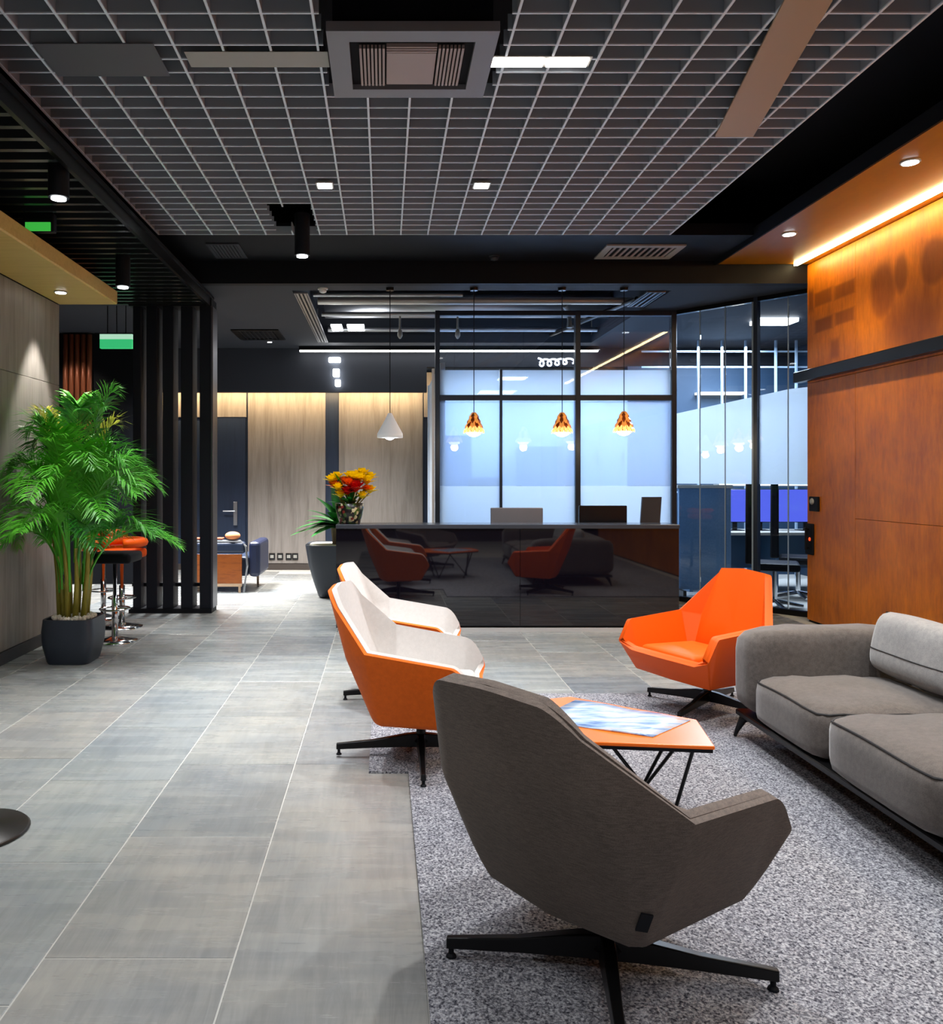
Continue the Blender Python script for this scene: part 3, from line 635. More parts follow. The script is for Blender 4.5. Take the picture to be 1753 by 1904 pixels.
for i in range(5):
    a, b = TS[i]+.004, TS[i+1]-.004
    wing(a, b, .06, .06, RZ-.05, RZ-.05, .005, GLASS, 'pane')
    f = lambda t: 2.27+.20*min(1, t/.85)
    wing(a, b, 1.42, 1.42, f(a), f(b), .001, FILM2, 'frosted_film', .0065)
for i in (1, 2, 4): wing(TS[i]-.0039, TS[i]+.0039, .06, .06, RZ-.05, RZ-.05, .004, LITE, 'joint_strip')
wing(TS[3]-.018, TS[3]-.004, .0, .0, RZ-.001, RZ-.001, .03, LITE, 'post'); wing(TS[3]-.0039, TS[3]+.022, .0, .0, RZ-.001, RZ-.001, .04, FRM, 'post')
wing(0.001, TS[3]-.019, 0, 0, .059, .059, .03, BLKMET, 'sill'); wing(TS[3]+.023, 1, 0, 0, .059, .059, .03, BLKMET, 'sill')
wing(0.001, 1, RZ-.049, RZ-.049, RZ-.002, RZ-.002, .035, BLKMET, 'head_rail')
# office interior
struct('wall_office', B((.66, 12.3, 0), (3.7, 12.4, 2.9)), PALEWALL, 'pale blue office back wall behind the frosted glass')
struct('wall_office_side', B((.68, 9.86, 0), (.74, 12.3, 2.9)), PALEWALL, 'pale office side wall')
struct('wall_office_right', B((6.4, 8.6, 0), (6.5, 12.6, RZ)), pm('deep_blue_wall', lin(30, 52, 74), .6), 'deep blue office wall')
struct('wall_office_back', B((3.75, 12.45, 0), (6.4, 12.6, 3.21)), pm('deep_blue_wall2', lin(34, 60, 86), .6), 'deep blue back wall of the right office')
def cab(x0, x1, y0, y1, z0, z1, label, nd=2, m=BLUEGREY):
    t = thing('office_cabinet', label, 'cabinet', ((x0+x1)/2, (y0+y1)/2, z0)); obj('body', B((x0, y0+.02, z0), (x1, y1, z1)), m, t)
    for k in range(nd):
        a = x0+(x1-x0)*k/nd; b = x0+(x1-x0)*(k+1)/nd; d = obj('door', B((a+.004, y0, z0+.02), (b-.004, y0+.0199, z1-.004), .003, 1), m, t); obj('handle', B((b-.05, y0-.02, (z0+z1)/2-.08), (b-.035, y0-.0005, (z0+z1)/2+.08)), STEEL, d)
    return t
cab(.80, 1.25, 11.6, 12.25, 0, 2.1, 'tall blue-grey cabinet blurred behind the left frosted pane', 1)
cab(2.0, 2.62, 11.8, 12.28, 0, 1.95, 'blue-grey double cabinet blurred behind the middle frosted pane', 2)
cab(2.75, 3.5, 11.7, 12.28, 1.2, 2.35, 'pale wall cabinet blurred behind the right frosted pane', 2, PALEWALL)
tk = thing('office_chair', 'dark office chair blurred behind the left frosted pane', 'chair', (1.35, 10.9, 0))
obj('backrest', B((1.15, 11.05, .75), (1.6, 11.12, 1.5), .03), NAVY, tk); obj('seat', B((1.14, 10.6, .45), (1.61, 11.04, .54), .03), NAVY, tk); obj('column', MB().tube([(1.37, 10.85, .06), (1.37, 10.85, .45)], .03), BLKMET, tk)
for k in range(5):
    t_ = 2*PI*k/5; obj('leg', MB().tube([(1.37, 10.85, .07), (1.37+.28*math.cos(t_), 10.85+.28*math.sin(t_), .025)], [.025, .02]), BLKMET, tk)
# right office: desk, blue displays, high-back chairs, inner glazing bars
dk = thing('office_desk', 'blue-lit office desk seen through the angled glass', 'desk', (5.1, 10.9, 0))
DKM = pm('desk_bluegrey', lin(60, 92, 122), .4)
obj('desk_top', B((3.95, 10.5, .74), (6.2, 11.2, .78), .004, 1), LGREY, dk)
for x in (3.98, 5.1, 6.14): obj('desk_side', B((x, 10.53, 0), (x+.04, 11.17, .7399)), DKM, dk)
obj('modesty_panel', B((4.03, 11.1, .25), (6.13, 11.13, .73)), DKM, dk)
for x0, x1, lab in ((4.58, 4.86, 'blue lit display left of the dark glazing post'), (4.93, 5.19, 'blue lit display between the two dark uprights'), (5.30, 6.05, 'blue lit display nearest the rust wall')):
    t = thing('display', lab, 'monitor', ((x0+x1)/2, 10.85, .78), 'blue displays in the right office')
    obj('screen', B((x0, 10.83, .90), (x1, 10.85, 1.33), .004, 1), BLUESCR, t); obj('bezel', B((x0-.01, 10.8505, .89), (x1+.01, 10.87, 1.34), .004, 1), SCREEN, t)
    obj('stand', B(((x0+x1)/2-.03, 10.871, .79), ((x0+x1)/2+.03, 10.89, 1.1)), SCREEN, t); obj('foot', B(((x0+x1)/2-.1, 10.8, .78), ((x0+x1)/2+.1, 10.98, .7899)), SCREEN, t)
LS = thing('lit_shelf', 'white lit shelf rail above the blue displays', 'shelf', (5.3, 10.95, 1.38))
obj('shelf_board', B((4.5, 10.90, 1.375), (6.2, 11.05, 1.40)), LGREY, LS); obj('light_bar', B((4.52, 10.88, 1.385), (6.18, 10.8999, 1.43)), pm('shelf_light', (1, 1, 1), .5, emit=(.85, .92, 1), es=1.6), LS)
for x in (4.52, 5.24, 6.16): obj('bracket', B((x, 10.96, .78), (x+.02, 10.99, 1.3749)), STEEL, LS)
dv_ = thing('office_divider', 'blue-grey fabric divider panel behind the left of the angled glass', 'divider', (4.05, 10.2, 0))
DVM = fabric('divider_fabric', lin(80, 112, 146), lin(98, 130, 164), 200)
obj('panel', B((3.72, 10.2, .08), (4.38, 10.25, 1.36), .006, 1), DVM, dv_); obj('top_rail', B((3.70, 10.19, 1.3605), (4.40, 10.26, 1.40)), LGREY, dv_)
for x in (3.72, 4.34): obj('foot', B((x, 10.05, 0), (x+.04, 10.40, .0799)), BLKMET, dv_)
def highback(x, y, label, sgn=1):
    t = thing('office_chair', label, 'chair', (x, y, 0))
    mb = MB().prism([(x-.05, .50), (x+.05, .50), (x+.04, 1.50), (x-.045, 1.50)], y-.24, y+.24, 'y'); obj('backrest', mb, BLACK, t); bevmod(t.children[0], .02)
    obj('seat', B((x+.051, y-.25, .43), (x+.52, y+.25, .52), .03), BLACK, t); obj('column', MB().tube([(x+.26, y, .05), (x+.26, y, .43)], .03), CHROME, t)
    t.rotation_euler = (0, 0, -math.atan2(x, y))
    for k in range(5):
        a = 2*PI*k/5; obj('leg', MB().tube([(x+.26, y, .07), (x+.26+.3*math.cos(a), y+.3*math.sin(a), .025)], [.025, .018]), CHROME, t)
highback(at(1394, 900, 9.45).x, 9.45, 'black high-back office chair seen edge-on just behind the glazing post')
highback(at(1440, 900, 10.15).x, 10.15, 'black high-back office chair seen edge-on nearer the rust wall')
ig = thing('glazing_bars', 'thin pale glazing bars at the back of the right office', 'glazing bars', (5, 11.9, 0))
for px in (1298, 1342, 1386, 1442, 1480): obj('bar', B((at(px, 0, 11.9).x-.012, 11.88, 0), (at(px, 0, 11.9).x+.012, 11.92, RZ)), LITE, ig)
for py in (653, 682, 915): obj('bar', B((3.8, 11.9225, at(0, py, 11.9).z-.012), (6.39, 11.94, at(0, py, 11.9).z+.012)), LITE, ig)
tag(obj('cove_strip', B((at(1298, 0, 12.3).x, 12.28, at(0, 733, 12.3).z), (at(1385, 0, 12.3).x, 12.44, at(0, 729, 12.3).z)), pm('cove_pale', (1, 1, 1), emit=(1, .78, .5), es=3)), 'warm strip light seen above the sloping frosted band', 'light')
p0, p1 = at(1400, 565, 10.4), at(1470, 565, 10.4)
tag(obj('linear_light', B((p0.x, 10.2, 3.47), (p1.x, 10.5, 3.515)), LEDC), 'short white linear light on the ceiling of the right office', 'light')

# ================================================================ RECEPTION
DX0, DX1, DY = -.47, 2.85, 7.81
rd = thing('reception_desk', 'long black glossy glass-fronted reception desk', 'reception desk', ((DX0+DX1)/2, DY+.4, 0))
jx = (967-CX)*DY/F
obj('front_panel', B((DX0+.02, DY, .06), (jx-.002, DY+.02, 1.0)), DESKGL, rd); obj('front_panel', B((jx+.002, DY, .06), (DX1-.02, DY+.02, 1.0)), DESKGL, rd)
obj('side_panel', B((DX0, DY, .04), (DX0+.0195, DY+.33, 1.0)), DESKGL, rd); obj('side_panel', B((DX1-.0195, DY, .04), (DX1, DY+.33, 1.0)), DESKGL, rd)
obj('counter_top', B((DX0-.003, DY-.012, 1.0005), (DX1+.003, DY+.34, 1.04), .004, 1), pm('counter_slate', (.045, .05, .062), .18), rd)
obj('plinth', B((DX0+.02, DY+.004, 0), (DX1-.02, DY+.28, .04)), pm('plinth_pale', lin(190, 190, 190), .3), rd)
wt = thing('desk_worktop', 'charcoal worktop of the black reception desk carrying the monitors, on its own legs', 'table', ((DX0+DX1)/2, DY+.65, 0))  # the reception desk's own worktop, set apart on added legs
obj('worktop', B((DX0+.021, DY+.36, .72), (DX1-.021, DY+.95, .75), .004, 1), CHAR, wt)
for x in (DX0+.05, (DX0+DX1)/2, DX1-.09):
    for y in (DY+.40, DY+.88): obj('leg', B((x, y, 0), (x+.04, y+.04, .7199)), BLKMET, wt)
obj('body', B((DX0+.021, DY+.021, .041), (DX1-.021, DY+.28, .999)), BLACK, rd)
def monitor(x0, x1, y, ztop, label, bm, tilt=0, paper=False):
    t = thing('monitor', label, 'monitor', ((x0+x1)/2, y, .75)); xm = (x0+x1)/2
    if tilt: mb = MB().prism([(x0, .84), (x1, .84), (x1+tilt, ztop), (x0+tilt, ztop)], y-.015, y+.015, 'y')
    else: mb = B((x0, y-.015, .84), (x1, y+.015, ztop), .006, 1)
    obj('housing', mb, bm, t); obj('screen', B((x0+.02, y+.0155, .86), (x1-.02, y+.018, ztop-.02)) if not tilt else MB().prism([(x0+.02, .86), (x1-.02, .86), (x1-.02+tilt*.9, ztop-.03), (x0+.02+tilt*.9, ztop-.03)], y+.0155, y+.018, 'y'), SCREEN, t)
    obj('stand', B((xm-.03, y-.035, .76), (xm+.03, y-.0155, 1.0)), STEEL, t); obj('foot', B((xm-.11, y-.09, .75), (xm+.11, y+.09, .7599), .003, 1), STEEL, t)
    return t
mx = lambda px: (px-CX)*8.42/F
monitor(mx(912), mx(1009), 8.42, 1.5-(944-CY)*8.42/F, 'silver-backed monitor rising behind the middle of the reception desk', pm('silver_shell', lin(150, 150, 156), .35, .5))
t = monitor(mx(1076), mx(1165), 8.42, 1.5-(940-CY)*8.42/F, 'black monitor behind the desk right of the middle glass post', SCREEN)
for k, dz in enumerate((0, .03, .06)):
    pass
monitor(mx(1188), mx(1224), 8.42, 1.5-(924-CY)*8.42/F, 'narrow tall dark screen tilted at the right end of the desk', pm('dark_grey_shell', (.04, .042, .05), .4), tilt=.03)
# pendants
def pendant(px, ybot, label, amber, group):
    d = 8.6; x = (px-CX)*d/F; zb = H-(ybot-CY)*d/F
    t = thing('pendant_lamp', label, 'pendant lamp', (x, d, RZ), group)
    obj('ceiling_rose', MB().lathe([(.04, RZ-.03), (.045, RZ-.0005)], (x, d, 0), 16), BLKMET, t)
    if not amber:
        obj('lamp_shade', MB().lathe([(.138, zb), (.135, zb+.045), (.05, zb+.20), (.022, zb+.26), (.018, zb+.262), (.046, zb+.198), (.128, zb+.045), (.13, zb+.002)], (x, d, 0), 32), CONEW, t, True)
        obj('bulb', MB().blob((x, d, zb+.05), .075), LEDC, t, True); top = zb+.26
        lamp('pendant_glow', 'POINT', (x, d, zb-.06), 8, (.9, .95, 1), .05)
    else:
        sh = obj('lamp_shade', MB().lathe([(.085, zb+.025), (.08, zb+.075), (.055, zb+.15), (.03, zb+.22), (.02, zb+.222), (.07, zb+.06), (.075, zb+.026)], (x, d, 0), 24), AMBER, t, True)
        for row, (r, z, n) in enumerate(((.10, zb+.045, 14), (.083, zb+.095, 12), (.062, zb+.145, 10), (.040, zb+.195, 8))):
            for k in range(n):
                a = 2*PI*(k+.5*(row % 2))/n; u = Vector((math.cos(a), math.sin(a), 0)); v = Vector((-math.sin(a), math.cos(a), 0)); c = Vector((x, d, z))+u*r
                mb = MB(); wd = .020
                P = [c-u*.022+Vector((0, 0, .04))-v*wd*.6, c-u*.022+Vector((0, 0, .04))+v*wd*.6, c+u*.008+v*wd, c+u*.014-Vector((0, 0, .032)), c+u*.008-v*wd]
                A = [mb.bm.verts.new(p) for p in P]; B_ = [mb.bm.verts.new(p-u*.005) for p in P]; mb.face(A); mb.face(B_[::-1])
                for i in range(5): mb.face([A[i], A[(i+1) % 5], B_[(i+1) % 5], B_[i]])
                obj('shade_petal', mb, (PETLIT if row == 0 else PETAL[k % 2]), sh)
        obj('bulb', MB().blob((x, d, zb+.035), (.085, .085, .06)), AMBERLIT, t, True); top = zb+.22
        lamp('pendant_glow', 'POINT', (x, d, zb-.05), 6, (1, .72, .4), .05)
    obj('cord', MB().tube([(x, d, top-.005), (x, d, RZ-.03)], .0045, 6), BLACK, t)
PETAL = [AMBER, pm('amber_petal_dark', lin(178, 84, 24), .35, .2)]
pendant(725, 814, 'white cone pendant lamp left of the glass partition', False, 'pendant lamps over the reception desk')
pendant(881, 808, 'amber petal pendant lamp, left of the three over the desk', True, 'pendant lamps over the reception desk')
pendant(1045, 808, 'amber petal pendant lamp, middle one beside the glass post', True, 'pendant lamps over the reception desk')
pendant(1160, 806, 'amber petal pendant lamp, right of the three over the desk', True, 'pendant lamps over the reception desk')

# ================================================================ LOUNGE CHAIRS
def shell_verts(k=1.0):
    R = {'b1': (.26, -.11, .218), 'b2': (.335, .335, .235), 's': (.285, .42, .385), 'a1': (.415, .345, .575), 'a1b': (.41, .43, .43), 'a2': (.402, -.155, .595), 'm': (.285, -.265, .58), 't': (.205, -.385, .92)}
    V = {}
    for n_, (x, y, z) in R.items(): V[n_+'r'] = Vector((x, y, z)); V[n_+'l'] = Vector((-x, y, z))
    for n_, p in (('tc', (0, -.40, .935)), ('mc', (0, -.29, .56)), ('bc', (0, -.14, .213)), ('b2c', (0, .34, .232)), ('sc', (0, .445, .39))): V[n_] = Vector(p)
    return V
SHELLF = [('tl', 'tc', 'mc', 'ml'), ('tc', 'tr', 'mr', 'mc'), ('ml', 'mc', 'bc', 'b1l'), ('mc', 'mr', 'b1r', 'bc'),
          ('tr', 'a2r', 'mr'), ('mr', 'a2r', 'b1r'), ('tl', 'ml', 'a2l'), ('ml', 'b1l', 'a2l'),
          ('b1r', 'a2r', 'a1r', 'b2r'), ('b1l', 'b2l', 'a1l', 'a2l'), ('a1r', 'a1br', 'b2r'), ('a1l', 'b2l', 'a1bl'), ('a1br', 'sr', 'b2r'), ('a1bl', 'b2l', 'sl'),
          ('b1l', 'bc', 'b2c', 'b2l'), ('bc', 'b1r', 'b2r', 'b2c'), ('b2l', 'b2c', 'sc', 'sl'), ('b2c', 'b2r', 'sr', 'sc')]
def chair_mesh(shrink, thick, bevel, name, mat, parent, rnd=.036):
    V = shell_verts(); mb = MB(); vs = {k: mb.bm.verts.new(v) for k, v in V.items()}
    for f in SHELLF: mb.face([vs[k] for k in f])
    bm = mb.bm; bmesh.ops.recalc_face_normals(bm, faces=bm.faces[:])
    # outward = away from the bucket's middle
    c = Vector((0, .05, .62)); s_ = sum((f.normal.dot(f.calc_center_median()-c) for f in bm.faces))
    if s_ < 0: bmesh.ops.reverse_faces(bm, faces=bm.faces[:])
    bm.normal_update()
    if shrink:
        nn = {v: v.normal.copy() for v in bm.verts}
        for v in bm.verts: v.co -= nn[v]*shrink
    me = bpy.data.meshes.new(name); bm.to_mesh(me); bm.free(); me.materials.append(mat)
    me.polygons.foreach_set('use_smooth', [True]*len(me.polygons))
    o = bpy.data.objects.new(name, me); COL.objects.link(o); o.parent = parent
    r_ = o.modifiers.new('rounding', 'BEVEL'); r_.width = rnd; r_.segments = 5; r_.limit_method = 'ANGLE'; r_.angle_limit = math.radians(9)
    m = o.modifiers.new('thickness', 'SOLIDIFY'); m.thickness = thick; m.offset = -1; m.use_even_offset = True; m.use_quality_normals = True
    b = o.modifiers.new('soft_edges', 'BEVEL'); b.width = bevel; b.segments = 4; b.limit_method = 'ANGLE'; b.angle_limit = math.radians(50); b.harden_normals = False
    return o
def lounge_chair(label, outer, inner, base_rot=0, base_off=(0, 0), legL=.47, tagged=False, group=None, seatm=None, legs=4, rnd=.036):
    t = thing('lounge_chair', label, 'chair', (0, 0, 0), group)
    chair_mesh(0, .022, .014, 'shell', outer, t, rnd)
    chair_mesh(.0225, .028, .016, 'padding', inner, t, rnd)
    s = MB(); s.box((-.235, -.10, .345), (.235, .385, .425), .035, 3)
    for v in s.bm.verts:
        v.co.x *= 1+.10*(v.co.y); v.co.z += .03*(v.co.y-.1)+.012*(1-(v.co.x/.24)**2)
    obj('seat_cushion', s, seatm or inner, t, True)
    bx_, by_ = base_off
    obj('column', MB().lathe([(.045, .08), (.028, .11), (.025, .185), (.06, .197), (.06, .2045)], (bx_, by_, 0), 20), BLKMET, t, True)
    obj('under_plate', B((-.17, -.04, .205), (.17, .24, .228), .006, 1), BLACK, t)
    for k in range(legs):
        a = base_rot+k*2*PI/legs; u = Vector((math.cos(a), math.sin(a), 0)); v = Vector((-u.y, u.x, 0)); c = Vector((bx_, by_, 0)); mb = MB()
        rings = []
        for s_, w_, z0, z1 in ((.0, .026, .05, .125), (.08, .024, .05, .118), (legL*.55, .018, .042, .085), (legL, .014, .030, .062)):
            p = c+u*s_; rings.append([mb.bm.verts.new(q) for q in (p+v*w_+Vector((0, 0, z0)), p-v*w_+Vector((0, 0, z0)), p-v*w_*.8+Vector((0, 0, z1)), p+v*w_*.8+Vector((0, 0, z1)))])
        for a_, b_ in zip(rings, rings[1:]):
            for i in range(4): mb.face([a_[i], a_[(i+1) % 4], b_[(i+1) % 4], b_[i]])
        mb.face(rings[0][::-1]); mb.face(rings[-1])
        lg = obj('leg', mb, BLKMET, t); bevmod(lg, .004, 2, 40)
        p = c+u*(legL-.014); obj('foot_glide', MB().lathe([(.016, 0), (.014, .006), (.008, .012), (.008, .034)], (p.x, p.y, 0), 12), BLACK, lg)
    if tagged:
        # little black label on the right rear wing
        V = shell_verts(); a = V['b1r'].lerp(V['a2r'], .24).lerp(V['mr'], .10)
        n_ = (V['a2r']-V['b1r']).cross(V['mr']-V['b1r']).normalized()
        if n_.y > 0: n_ = -n_
        up = (V['a2r']-V['b1r']).normalized(); sd = n_.cross(up).normalized(); mb = MB(); P = []
        for o_ in (0.0005, .006):
            for i, j in ((-1, -1), (1, -1), (1, 1), (-1, 1)): P.append(mb.bm.verts.new(a+n_*o_+sd*i*.015+up*j*.03))
        for f in ((3, 2, 1, 0), (4, 5, 6, 7), (0, 1, 5, 4), (1, 2, 6, 5), (2, 3, 7, 6), (3, 0, 4, 7)): mb.face([P[i] for i in f])
        obj('fabric_tag', mb, BLACK, t)['label'] = 'small black tag on the rear seam'
    return t
def place(t, x, y, deg, s=1): t.location = (x, y, 0.0); t.rotation_euler = (0, 0, math.radians(deg)); t.scale = (s, s, s); return t
RUGZ = .012
# local forward is +y: heading h (math angle) -> rotz = h-90
g1 = lounge_chair('dark grey-brown fabric lounge chair in the foreground seen from behind', GREYFAB, GREYFAB, base_rot=math.radians(-10-(40-90)), base_off=(.055, .055), legL=.455, tagged=True)
place(g1, .585, 2.43, 40-90); g1.location.z = RUGZ; g1.scale = (1.06, 1.06, .985)
c1 = lounge_chair('orange-backed lounge chair with cream inside, nearer of the pair by the rug', ORANGE2, OFFWH, base_rot=math.radians(10), base_off=(0, .10), legL=.47, group='cream and orange lounge chairs')
place(c1, .10, 4.34, -11-90, .965)
c2 = copy_tree(c1); c2['label'] = 'orange-backed lounge chair with cream inside, farther of the pair by the desk'
place(c2, .08, 5.46, -9-90, .965)
o1 = lounge_chair('bright orange leather lounge chair facing left beside the sofa', ORANGE, ORANGE, base_rot=math.radians(20), legL=.44, rnd=.012)
place(o1, 2.08, 5.2, 205-90, .93); o1.location.z = RUGZ
c1.location.z = RUGZ
# pedestal stand at left edge
ps = thing('pedestal_stand', 'dark round disc base of a stand cut off by the left edge', 'stand', (-1.73, 3.4, 0))
DARK = pm('dark_bronze', (.03, .027, .024), .35, .5)
obj('base', MB().lathe([(.215, 0), (.22, .008), (.21, .018), (.06, .035), (.02, .06)], (-1.73, 3.4, 0), 40), DARK, ps, True)
obj('pole', MB().tube([(-1.73, 3.4, .058), (-1.73, 3.4, .95)], .016, 12), DARK, ps)
obj('tray', MB().lathe([(.085, .95), (.095, .965), (.09, .975)], (-1.73, 3.4, 0), 28), DARK, ps)

# ================================================================ RUG
rp = [(.13, .7), (.12, 4.08), (-.08, 4.08), (-.08, 4.90), (.78, 4.90), (.78, 5.55), (4.25, 5.55), (4.25, .7)]
rug = MB(); rug.prism(rp, 0, RUGZ); tag(obj('rug', rug, RUG, loc=(2, 3, 0)), 'large grey speckled carpet under the lounge seating', 'rug')

# ================================================================ COFFEE TABLE
TZ = .40
ct = thing('coffee_table', 'low orange angular coffee table on crossed black wire legs', 'table', (.95, 3.6, RUGZ))
TP = [(1.335, 3.26), (1.40, 3.62), (.92, 4.0), (.50, 3.86), (.50, 3.36)]
mb = MB().prism(TP, TZ-.004, TZ+.012); bevmod(obj('tabletop', mb, pm('orange_lacquer', lin(248, 112, 14), .3), ct), .004)
mb = MB().prism([(p[0]*.985+.95*.015, p[1]*.985+3.6*.015) for p in TP], TZ-.018, TZ-.0042); obj('top_rim', mb, BLACK, ct)
corners = [(1.27, 3.32), (1.30, 3.62), (.66, 3.80), (.62, 3.42)]; feet = [(1.23, 3.46), (1.17, 3.74), (.80, 3.74), (.74, 3.50)]
for k, f in enumerate(feet):
    c0 = corners[k]; c1_ = corners[(k+1) % 4]; c2_ = corners[(k-1) % 4]
    mid1 = ((c0[0]+c2_[0])/2, (c0[1]+c2_[1])/2)
    for p in (c0, mid1):
        obj('wire_leg', MB().tube([(p[0], p[1], TZ-.018), (f[0], f[1], RUGZ+.008)], .008, 8), BLKMET, ct)
    obj('foot', MB().blob((f[0], f[1], RUGZ+.012), (.016, .016, .011), 2), BLACK, ct)
mg = thing('magazine', 'large open blue and white printed brochure lying on the orange table', 'magazine', (1.0, 3.62, TZ+.012))
MP = [(1.12, 3.37), (1.365, 3.60), (.93, 3.93), (.66, 3.60)]
mb = MB(); n_ = 8; top = []; bot = []
for i in range(n_+1):
    for j in range(n_+1):
        u, v = i/n_, j/n_; p = Vector(MP[0]).lerp(Vector(MP[3]), u).lerp(Vector(MP[1]).lerp(Vector(MP[2]), u), v)
        z = TZ+.0125+.010*abs(math.sin(PI*u*2))*.6
        bot.append(mb.bm.verts.new((p.x, p.y, TZ+.0122))); top.append(mb.bm.verts.new((p.x, p.y, z+.003)))
W_ = n_+1
for i in range(n_):
    for j in range(n_):
        a = i*W_+j; mb.face([top[a], top[a+1], top[a+W_+1], top[a+W_]]); mb.face([bot[a+W_], bot[a+W_+1], bot[a+1], bot[a]])
edge = [i for i in range(n_)]+[0]
for i in range(n_):
    for a, b in ((i, i+1), (n_*W_+i+1, n_*W_+i), ((i+1)*W_, i*W_), (i*W_+n_, (i+1)*W_+n_)): mb.face([top[b], top[a], bot[a], bot[b]])
obj('pages', mb, PRINT, mg, True)

# ================================================================ SOFA
sf = thing('sofa', 'long taupe velvet sofa along the rust wall', 'sofa', (2.55, 3.3, RUGZ))
def cushion(a, b, bev, puff, seg=4, sag=0):
    mb = MB().box(a, b); bm = mb.bm
    bmesh.ops.subdivide_edges(bm, edges=bm.edges[:], cuts=7, use_grid_fill=True)
    c = (Vector(a)+Vector(b))/2; h = (Vector(b)-Vector(a))/2
    for v in bm.verts:
        q = Vector(((v.co.x-c.x)/h.x, (v.co.y-c.y)/h.y, (v.co.z-c.z)/h.z))
        # superellipse rounding
        p_ = 7; k = (abs(q.x)**p_+abs(q.y)**p_+abs(q.z)**p_)**(1/p_); s_ = 1/k if k > 1 else 1
        q *= s_
        z_ = q.z*h.z; 
        if q.z > 0: z_ += puff*(1-q.x**2)*(1-q.y**2)*q.z
        nz = .006*math.sin(9*q.x+3*q.y+c.y)*max(0, q.z)
        v.co = Vector((c.x+q.x*h.x+.006*(1-q.y**2)*math.copysign(1, q.x)*(abs(q.x) > .8), c.y+q.y*h.y, c.z+z_+nz))
    return mb
def cpoint(a, b, puff, q):
    c = (Vector(a)+Vector(b))/2; h = (Vector(b)-Vector(a))/2; q = Vector(q); p_ = 7
    k = (abs(q.x)**p_+abs(q.y)**p_+abs(q.z)**p_)**(1/p_); q = q/k
    z_ = q.z*h.z+puff*(1-q.x**2)*(1-q.y**2)*q.z+.006*math.sin(9*q.x+3*q.y+c.y)*max(0, q.z)
    return Vector((c.x+q.x*h.x-.006*(1-q.y**2), c.y+q.y*h.y, c.z+z_))
def pipe_loop(a, b, z, r=.005, inset=.028):
    x0, y0, x1, y1 = a[0]+.004, a[1]+inset*.5, b[0]-inset, b[1]-inset*.5
    pts = [(x0+.02, y0, z), (x1, y0, z)]
    return pts
SX0, SX1 = 2.0, 2.78
ysp = [(3.725, 4.45), (2.88, 3.70), (2.05, 2.86)]
for k, (a, b) in enumerate(ysp):
    xf = SX0-(0 if k == 0 else .02); zt = .415 if k == 0 else .43
    cu = obj('seat_cushion', cushion((xf, a, .165), (SX1, b, zt), .05, .035), SOFAFAB, sf, True)
    pl_ = [cpoint((xf, a, .165), (SX1, b, zt), .035, q_) for q_ in [(.9-.2*i, 1, .86) for i in range(10)]+[(-1, .9-.15*i, .86) for i in range(13)]+[(-.9+.2*i, -1, .86) for i in range(10)]]
    obj('piping', MB().tube(pl_, .005, 6), PIPING, cu)
obj('armrest', cushion((SX0+.01, 4.43, .17), (3.12, 4.67, .645), .07, .02), SOFAFAB, sf, True)
obj('armrest', cushion((SX0+.01, 1.78, .17), (3.12, 2.04, .645), .07, .02), SOFAFAB, sf, True)
obj('backrest', cushion((2.86, 2.02, .17), (3.13, 4.46, .64), .07, .02), SOFAFAB, sf, True)
obj('base_frame', B((SX0+.02, 1.80, .135), (3.10, 4.65, .168), .006, 1), BLKMET, sf)
for (x, y, dx, dy) in ((SX0+.06, 4.60, -.05, .03), (3.04, 4.60, .05, .03), (SX0+.06, 1.86, -.05, -.03), (3.04, 1.86, .05, -.03)):
    mb = MB().tube([(x, y-.0, .14), (x+dx*.35, y+dy*.3, .11), (x+dx*.8, y+dy*.8, .05), (x+dx, y+dy, RUGZ+.004)], [.034, .022, .013, .010], 10); obj('leg', mb, BLKMET, sf, True)
# loose back cushions
def pillow(center, w_, h_, t_, tilt, m, label, yaw=0):
    th = thing('sofa_cushion', label, 'cushion', center); mb = MB(); n_ = 16; g = {}
    for s_ in (1, -1):
        for i in range(n_+1):
            for j in range(n_+1):
                u, v = 2*i/n_-1, 2*j/n_-1; edge = i in (0, n_) or j in (0, n_)
                if s_ < 0 and edge: g[(s_, i, j)] = g[(1, i, j)]; continue
                d = t_*((1-u**4)*(1-v**4))**.55*s_+.006*math.sin(5*u+2*v)*(1-u*u)*s_
                k = 1-.05*(u*u*v*v)
                g[(s_, i, j)] = mb.bm.verts.new((d, u*w_/2*k, v*h_/2*k*(1+.04*(1-u*u))))
        for i in range(n_):
            for j in range(n_): mb.face([g[(s_, i, j)], g[(s_, i+1, j)], g[(s_, i+1, j+1)], g[(s_, i, j+1)]])
    o = obj('cushion_body', mb, m, th, True, local=True)
    sv = -.28; sp_ = []
    for i in range(17):
        u = -.96+.12*i; kk = 1-.05*(u*u*sv*sv); sp_.append((t_*((1-u**4)*(1-sv**4))**.55+.006*math.sin(5*u+2*sv)*(1-u*u)+.0005, u*w_/2*kk, sv*h_/2*kk*(1+.04*(1-u*u))))
    sm = MB().tube(sp_, .003, 6)
    o2 = obj('seam', sm, PIPING, th, local=True)
    th.rotation_euler = (0, tilt, math.radians(180)+yaw); return th
pillow((2.71, 4.10, .612), .66, .33, .095, math.radians(-12), PILFAB, 'pale grey cushion leaning at the far corner of the sofa', math.radians(0))
pillow((2.71, 3.32, .612), .72, .33, .095, math.radians(-12), PILFAB, 'grey cushion leaning on the sofa back nearer the viewer', math.radians(0))

